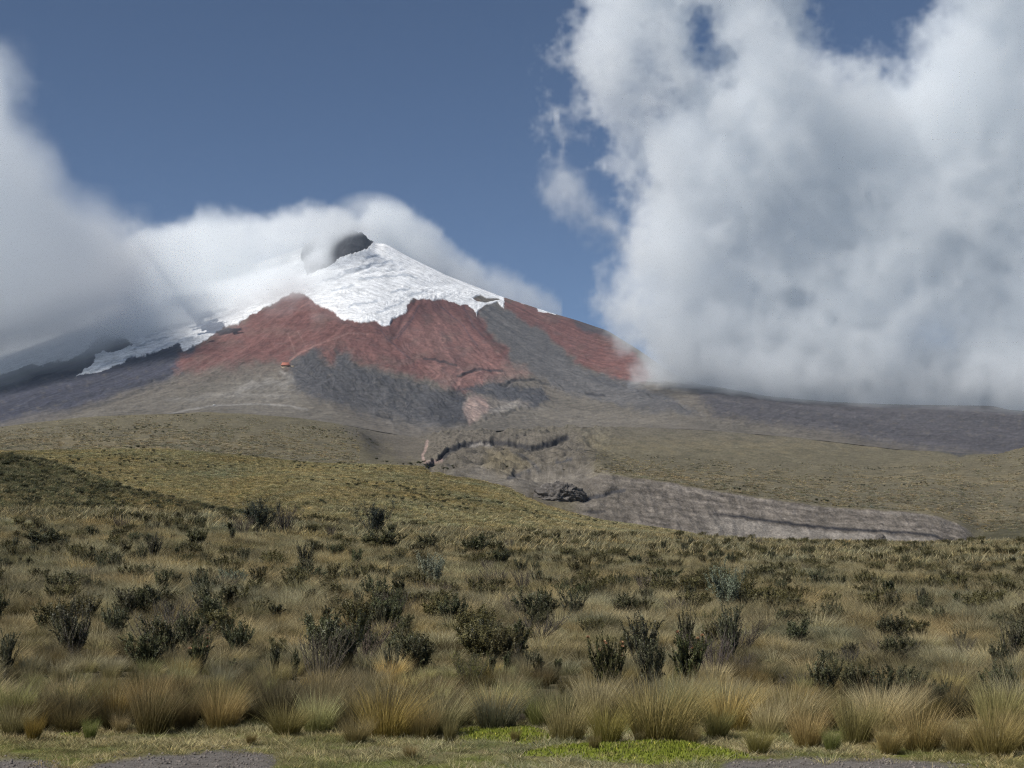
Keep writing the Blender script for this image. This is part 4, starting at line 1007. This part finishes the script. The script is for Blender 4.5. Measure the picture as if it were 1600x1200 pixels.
# key, photo x, base row, height and width in photo pixels, label
NOTED = [
 ('tree', 410, 834, 54, 62, "dark flat topped small tree on the moor's crest above the olive hill"),
 ('twig', 444, 836, 48, 50, "bare grey twiggy bush touching the dark flat topped tree"),
 ('twig', 378, 838, 34, 36, "low bare bush on the other side of the dark flat topped tree"),
 ('tree', 586, 838, 50, 56, "dense dark small tree with pale lit leaves standing alone on the crest"),
 ('dark', 597, 866, 36, 80, "broad dark bush spreading at the foot of the lone crest tree"),
 ('grey', 477, 890, 40, 44, "upright branching shrub on the slope below the two crest trees"),
 ('dark', 480, 918, 32, 64, "low dark bush directly below the upright branching shrub"),
 ('dark', 68, 863, 36, 72, "wide dark bush near the crest below the brown scrubby hill"),
 ('grey', 143, 892, 32, 56, "grey green bush below the wide dark bush of the crest"),
 ('grey', 240, 876, 40, 42, "grey upright bush on the upper slope below the brown hill's foot"),
 ('dark', 307, 856, 30, 40, "small dark bush on the upper slope near the twiggy crest bushes"),
 ('silver', 362, 926, 34, 38, "bluish green rounded shrub in mid slope grass"),
 ('dark', 227, 908, 26, 34, "small black green bush amid tan grass under the grey upright bush"),
 ('dark', 214, 968, 52, 72, "large dark green bush on the lower slope above the twiggy mound"),
 ('dark', 96, 940, 44, 70, "dense dark bush above the tallest bush near the photo's edge"),
 ('grey', 116, 1032, 88, 76, "tall olive stemmed shrub standing above the front tussocks"),
 ('grey', 8, 1062, 62, 54, "upright dark stemmed shrub cut by the photo's edge"),
 ('dark', 228, 1052, 52, 66, "dark leafy shrub behind the tall tawny tussock"),
 ('flower', 308, 1060, 56, 46, "leafy shrub with a few rusty heads behind the black tussock"),
 ('club', 362, 1066, 30, 60, "low dark row of leafy clubs behind the tawny tussock"),
 ('club', 430, 1072, 56, 30, "slender club shaped leafy shrub, first of two side by side"),
 ('club', 460, 1070, 46, 24, "slender club shaped leafy shrub, shorter of two side by side"),
 ('twig', 500, 1074, 78, 84, "pale grey tangle of bare twigs under a green leafy top"),
 ('dark', 530, 1060, 82, 84, "large dark bush rising from the grey tangle of twigs"),
 ('dark', 648, 1058, 56, 70, "dark green bush behind the big golden tussock"),
 ('silver', 676, 920, 52, 36, "round silvery plant like a frosted ball on a brown stem"),
 ('twig', 680, 942, 34, 50, "brown twiggy bush holding up the silvery ball"),
 ('dark', 708, 984, 50, 56, "compact dark bush in mid slope below the silvery ball"),
 ('dark', 838, 984, 58, 78, "broad dark bush in the middle of the slope with arching stems"),
 ('twig', 840, 1010, 48, 74, "grey brown twigs at the foot of the broad mid slope bush"),
 ('grey', 762, 1012, 44, 62, "grey green bush between the compact bush and the broad bush"),
 ('lime', 732, 1082, 52, 52, "rounded moss green shrub behind the bright moss cushion"),
 ('club', 768, 1060, 32, 26, "small dark club shaped shrub beside the moss green shrub"),
 ('club', 792, 1062, 36, 22, "thin dark club shaped shrub, right one of a pair"),
 ('club', 742, 1052, 28, 26, "dark leafy knob rising behind the moss green shrub"),
 ('club', 841, 1064, 34, 38, "dark leafy clump left of the thin one above pale grass"),
 ('club', 871, 1062, 30, 22, "thin dark sprig between the leafy clump and the flowered bush"),
 ('flower', 950, 1098, 86, 72, "leafy bush topped with orange flower heads beside the largest tussock"),
 ('grey', 1022, 1092, 80, 80, "leafy grey green bush behind the largest tussock"),
 ('flower', 1078, 1080, 74, 72, "bush with few dull orange flower heads right of the largest tussock"),
 ('dark', 780, 886, 28, 42, "small dark bush on upper slope right of the silvery ball"),
 ('dark', 740, 870, 34, 54, "dark bush near the crest right of the lone tree"),
 ('dark', 668, 862, 26, 44, "dark bush between the lone crest tree and the crest's low dip"),
 ('dark', 974, 930, 32, 24, "narrow dark bush right of centre on the upper slope"),
 ('dark', 1040, 918, 30, 56, "wide low bush left of the blue green round shrub"),
 ('club', 972, 968, 38, 26, "thin dark shrub above the orange flowered bush"),
 ('silver', 1138, 962, 74, 42, "blue green round shrub on a thick dark stem in pale grass"),
 ('lime', 1104, 988, 36, 34, "bright green bush just below the blue green round shrub"),
 ('grey', 1141, 1046, 84, 62, "tall grey stalked shrub below the blue green round shrub"),
 ('twig', 1160, 1062, 36, 48, "brown twiggy bush at the foot of the tall grey stalked shrub"),
 ('twig', 1242, 1084, 30, 48, "grey brown low bush left of the dark leafy thicket"),
 ('dark', 1290, 1098, 58, 52, "darkest bush at the left end of the leafy thicket"),
 ('dark', 1340, 1102, 54, 60, "second bush of the dark leafy thicket counted from its left end"),
 ('dark', 1386, 1102, 50, 58, "third bush of the dark leafy thicket, in its middle"),
 ('dark', 1426, 1102, 46, 56, "fourth bush of the leafy thicket, next to its low end"),
 ('dark', 1464, 1104, 30, 44, "low last bush at the right end of the leafy thicket"),
 ('dark', 1566, 1112, 60, 64, "dark bush near the photo's edge right of the leafy thicket"),
 ('grey', 1500, 1016, 32, 34, "brown domed bush standing alone on the right slope"),
 ('grey', 1559, 952, 30, 32, "grey green bush high on the right slope"),
 ('dark', 1310, 982, 30, 42, "small dark bush in tan grass above the grey stalks"),
 ('grey', 1327, 1038, 34, 50, "pair of grey stalks sprouting between tan tussocks above the thicket"),
 ('grey', 1424, 1034, 34, 44, "grey brown shrub above the thicket's middle"),
 ('club', 1532, 998, 22, 26, "little dark shrub right of the brown domed bush"),
 ('dark', 1560, 1050, 38, 34, "dark shrub above the bush near the photo's right edge"),
 ('dark', 1195, 905, 22, 46, "low bush on the crest side above the round blue green shrub"),
]
for key, x, y, h, w, lab in NOTED:
    X, D, z = ground_at(x, y)
    h = h * (1.22 if y > 1040 else 1.05)
    place(key, X, D, max(.3, .92 * h / F * D), max(.22, .85 * w / F * D), lab, "noted shrubs of the moor", flowers=(12 if '950' == str(x) else 6) if key == 'flower' else 0)
LAB = {'dark': "dark green leafy bush scattered in the moor grass", 'grey': "grey green upright bush scattered in the moor grass", 'twig': "brown bare twiggy bush scattered in the moor grass", 'club': "thin club shaped sprig poking from the moor grass"}
tries = 0; total = len(NOTED)
while total < 296 and tries < 20000:
    tries += 1
    y = 1072 - 250 * random.random() ** 0.8; x = random.uniform(-20, 1620)
    if y < float(R1(x)) + 6: continue
    if perlin(np.array([x / 110.0]), np.array([y / 40.0]))[0] < random.uniform(-.6, .5): continue
    X, D, z = ground_at(x, y)
    if any((X - a) ** 2 + (D - b) ** 2 < (.4 * (c + .8)) ** 2 for a, b, c in placed): continue
    key = random.choices(['dark', 'grey', 'twig', 'club'], [.40, .28, .2, .12])[0]
    h = random.uniform(.34, .72) * (1 + D / 260); w = h * random.uniform(.6, 1.2)
    zone = "high on the slope near the crest" if y < 885 else "in the middle of the slope" if y < 985 else "low on the slope behind the front tussocks"
    place(key, X, D, h, w, "small " + LAB[key].split(" scattered")[0].split(" poking")[0] + " in tan grass " + zone, "small bushes " + zone); total += 1
# ------------------------------------------------------------------ far scrub and grass on the hills (mass)
rg = np.random.default_rng(77)
def far_pick(n, sel):
    k = rg.choice(np.nonzero(sel.ravel())[0], n); j = rg.normal(0, 1, (2, n))
    return XB.ravel()[k] + j[0] * 0.25, DB.ravel()[k] + 0 * j[1], ZB.ravel()[k], k
vis = (pxb > -60) & (pxb < 1660)
selA = near_hill & (DB > 150) & (DB < 345) & vis
selB = (~near_hill) & (DB > 190) & (DB < 668) & vis & (pxb < 1150) & (pyb < R1(pxb) + 4)
xa, ya, za, ka = far_pick(12000, selA); xb_, yb_, zb_, kb = far_pick(52000, selB)
selE = (~near_hill) & (DB > 790) & (DB < 2250) & vis & (pyb > R3(pxb) - 2) & (wall < .1) & ((pxb < 560) | (pxb > 930)) & (fbm(pxb / 30, pyb / 12, 3) > -0.25 + 0.5 * (DB - 800) / 1400) & (rg.random(DB.shape) > (DB - 800) / 1350)
xe_, ye_, ze_, _ = far_pick(17000, selE)
X = np.concatenate([xa, xb_, xe_]); Y = np.concatenate([ya, yb_, ye_]); Z = np.concatenate([za, zb_, ze_]) - .03; n = len(X); hillA = np.arange(n) < len(xa); plainE = np.arange(n) >= len(xa) + len(xb_)
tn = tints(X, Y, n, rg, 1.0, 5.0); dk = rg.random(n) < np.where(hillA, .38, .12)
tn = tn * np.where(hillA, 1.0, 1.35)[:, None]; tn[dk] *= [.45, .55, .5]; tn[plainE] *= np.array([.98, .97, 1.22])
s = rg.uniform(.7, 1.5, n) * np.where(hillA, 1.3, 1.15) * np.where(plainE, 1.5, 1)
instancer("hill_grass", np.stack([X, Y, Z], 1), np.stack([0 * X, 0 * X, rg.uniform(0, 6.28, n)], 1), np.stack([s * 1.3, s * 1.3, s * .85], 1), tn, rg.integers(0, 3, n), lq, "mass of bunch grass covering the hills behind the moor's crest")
fol = [KIND['dark'][2][k][1] for k in range(3)] + [KIND['grey'][2][0][1]]
selC = (~near_hill) & (DB > 780) & (DB < 2300) & vis & (pyb > 640)
selD = (DB > 250) & (DB < 668) & vis & (pxb < 1150) & (pyb < R1(pxb))
xc, yc_, zc_, kc = far_pick(700, selC & (fbm(XB / 120, DB / 200, 4) > 0.22)); xd, yd, zd, kd = far_pick(700, selD & (fbm(XB / 60, DB / 90, 3) > 0.1)); xe, ye, ze, ke = far_pick(420, selA)
X = np.concatenate([xc, xd, xe]); Y = np.concatenate([yc_, yd, ye]); Z = np.concatenate([zc_, zd, ze]) - .05; n = len(X); s = np.concatenate([rg.uniform(.4, 1.0, 700) ** 2 * 1.9, rg.uniform(.5, 1.2, 700), rg.uniform(.7, 1.5, 420)])
instancer("hill_scrub", np.stack([X, Y, Z], 1), np.stack([0 * X, 0 * X, rg.uniform(0, 6.28, n)], 1), np.stack([s * 1.2, s * 1.2, s * .8], 1), np.ones((n, 3)) * rg.uniform(.7, 1.2, (n, 1)), rg.integers(0, 4, n), fol, "far dark bushes speckling the hills and the plain beyond the gorge")
mx_, md_ = scatter_uD(6500, 24, 250, 0.42, rg); ok = perlin(mx_ / 11, md_ / 17) > rg.uniform(-.6, .4, len(mx_)); ok &= rg.random(len(mx_)) < np.clip(1.25 - md_ / 130, 0.28, 1); mx_, md_ = mx_[ok], md_[ok]; n = len(mx_); s = rg.uniform(.28, .72, n) * (1 + md_ / 600)
instancer("moor_scrub", np.stack([mx_, md_, zA(mx_, md_)], 1), np.stack([0 * mx_, 0 * mx_, rg.uniform(0, 6.28, n)], 1), np.stack([s * 1.15, s * 1.15, s], 1), np.ones((n, 3)) * rg.uniform(.75, 1.35, (n, 1)) * [1.15, 1, .85], rg.integers(0, 4, n), fol, "small dark heath bushes sprinkled through the moor grass")

# ------------------------------------------------------------------ hut, vehicle, boulder, crag
def plain_mat(name, c, rough=0.8, sc=0.8):
    m, t, b = new_mat(name); f = noise_fac(t, sc, .8, 1.2); cc = mul(t, c, f)
    t.links.new(cc, b.inputs["Base Color"]); b.inputs["Roughness"].default_value = rough; return m
m_roof = plain_mat("orange_red_roof", (.36, .13, .085)); m_wall = plain_mat("pale_plaster", (.42, .33, .22)); m_glass = plain_mat("dark_glass", (.03, .035, .04), .2); m_white = plain_mat("white_paint", (.78, .78, .78), .4); m_tyre = plain_mat("black_rubber", (.03, .03, .03))
def boxm(name, boxes, mat):
    V, Fq = [], []
    for (x0, y0, z0, x1, y1, z1) in boxes:
        o = len(V); V += [(x, y, z) for z in (z0, z1) for y in (y0, y1) for x in (x0, x1)]
        Fq += [[o + i for i in f] for f in ((0, 2, 3, 1), (4, 5, 7, 6), (0, 1, 5, 4), (2, 6, 7, 3), (0, 4, 6, 2), (1, 3, 7, 5))]
    return mesh_np(name, V, [np.array(Fq)], mat)
def gable(name, x, y, z, hx, hy, h, mat, t=.4):
    V = [(-hx, -hy, 0), (hx, -hy, 0), (hx, hy, 0), (-hx, hy, 0), (-hx * .72, 0, h), (hx * .72, 0, h)]
    V = [(a + x, b + y, c + z) for a, b, c in V] + [(a + x, b + y, c + z - t) for a, b, c in V[:4]]
    f4 = [[0, 1, 5, 4], [2, 3, 4, 5], [0, 6, 7, 1], [1, 7, 8, 2], [2, 8, 9, 3], [3, 9, 6, 0], [6, 9, 8, 7]]; f3 = [[1, 2, 5], [3, 0, 4]]
    return mesh_np(name, V, [np.array(f4), np.array(f3)], mat)
X, D, z = far_at(447, 573, 'm'); hut = obj("mountain_hut", None, None, (X, D - 6, z - 2)); hut.rotation_euler = (0, 0, .12)
tag(hut, "tiny orange roofed refuge hut on the ash slope below the red scree", "hut")
obj("wall", boxm("wall", [(-14, -8, -12, 14, 8, 5)], m_wall), hut); obj("roof", gable("roof", 0, 0, 5, 17, 10, 12, m_roof), hut)
obj("annex_wall", boxm("annex_wall", [(17, -6, -12, 31, 6, 1)], m_wall), hut); obj("annex_roof", gable("annex_roof", 24, 0, 1, 8.5, 7, 4, m_wall), hut)
for k in range(6): obj("window", boxm("window", [(-12.5 + k * 4.4, -8.2, -1, -9.8 + k * 4.4, -8.02, 3)], m_glass), hut)
X, D, z = far_at(335, 634, 'm'); bus = obj("white_bus", None, None, (X, D - 3, z + .2)); tag(bus, "tiny white vehicle on the pale dirt road under the ash slope", "bus")
obj("body", boxm("body", [(-4.2, -1.2, .5, 4.2, 1.2, 3.3), (-4.0, -1.1, 3.3, 4.0, 1.1, 3.6)], m_white), bus)
for k in range(5): obj("window", boxm("window", [(-3.7 + 1.5 * k, -1.24, 1.8, -2.5 + 1.5 * k, -1.205, 2.8)], m_glass), bus)
for sx_ in (-2.6, 2.6):
    for sy_ in (-1.05, 1.05):
        th = np.arange(14) * 2 * np.pi / 14; V = [(.5 * math.cos(a), y, .5 * math.sin(a)) for y in (-.15, .15) for a in th]
        q = [[k, (k + 1) % 14, 14 + (k + 1) % 14, 14 + k] for k in range(14)]; w = mesh_np("wheel", V, [np.array(q), np.array([list(range(13, -1, -1)), list(range(14, 28))])], m_tyre)
        obj("wheel", w, bus, (sx_, sy_, .5))
m_rock = terrain_mat("dark_rock", 0.8, 4.0, bd=0.2)
def rock(name, seed, rx, ry, rz, k=40, amp=.32, flat=.5):
    th = np.linspace(0, 2 * np.pi, k * 2, endpoint=False); ph = np.linspace(.02, np.pi - .02, k); A, B = np.meshgrid(th, ph)
    d = np.stack([np.sin(B) * np.cos(A), np.sin(B) * np.sin(A), np.cos(B)], -1)
    r = 1 + amp * fbm(d[..., 0] * 2.2 + seed + d[..., 2], d[..., 1] * 2.2 + 1.7 * d[..., 2], 5, .6, ridge=True)
    V = (d * r[..., None] * [rx, ry, rz]).reshape(-1, 3); nk = 2 * k; i = np.arange(k - 1)[:, None] * nk; j = np.arange(nk)[None]; jn = (j + 1) % nk
    Fq = np.stack([i + j, i + nk + j, i + nk + jn, i + jn], -1).reshape(-1, 4)
    c = np.ones((len(V), 1)) * C(.13, .118, .108) * (1 + .5 * fbm(d[..., 0] * 5 + seed, d[..., 2] * 9 + d[..., 1] * 4, 4)).reshape(-1, 1)
    return mesh_np(name, V, [Fq], m_rock, np.clip(c, .02, .5))
X, D, z = far_at(1343, 845, 'b'); tag(obj("boulder", rock("boulder", 3.0, 2.0, 1.8, 2.1, 30, .45), None, (X, min(D, 690) - 4, HC + (min(D, 690) - 4) * float(EY(843)))), "single dark boulder at the foot of the pale gorge wall", "boulder")
X, D, z = far_at(872, 780, 'b'); tag(obj("rock_crag", rock("rock_crag", 8.0, 9.5, 6.0, 5.6, 70, .75), None, (X, D + 4, z)), "dark jagged rock crag beside the gully behind the olive hill", "crag")
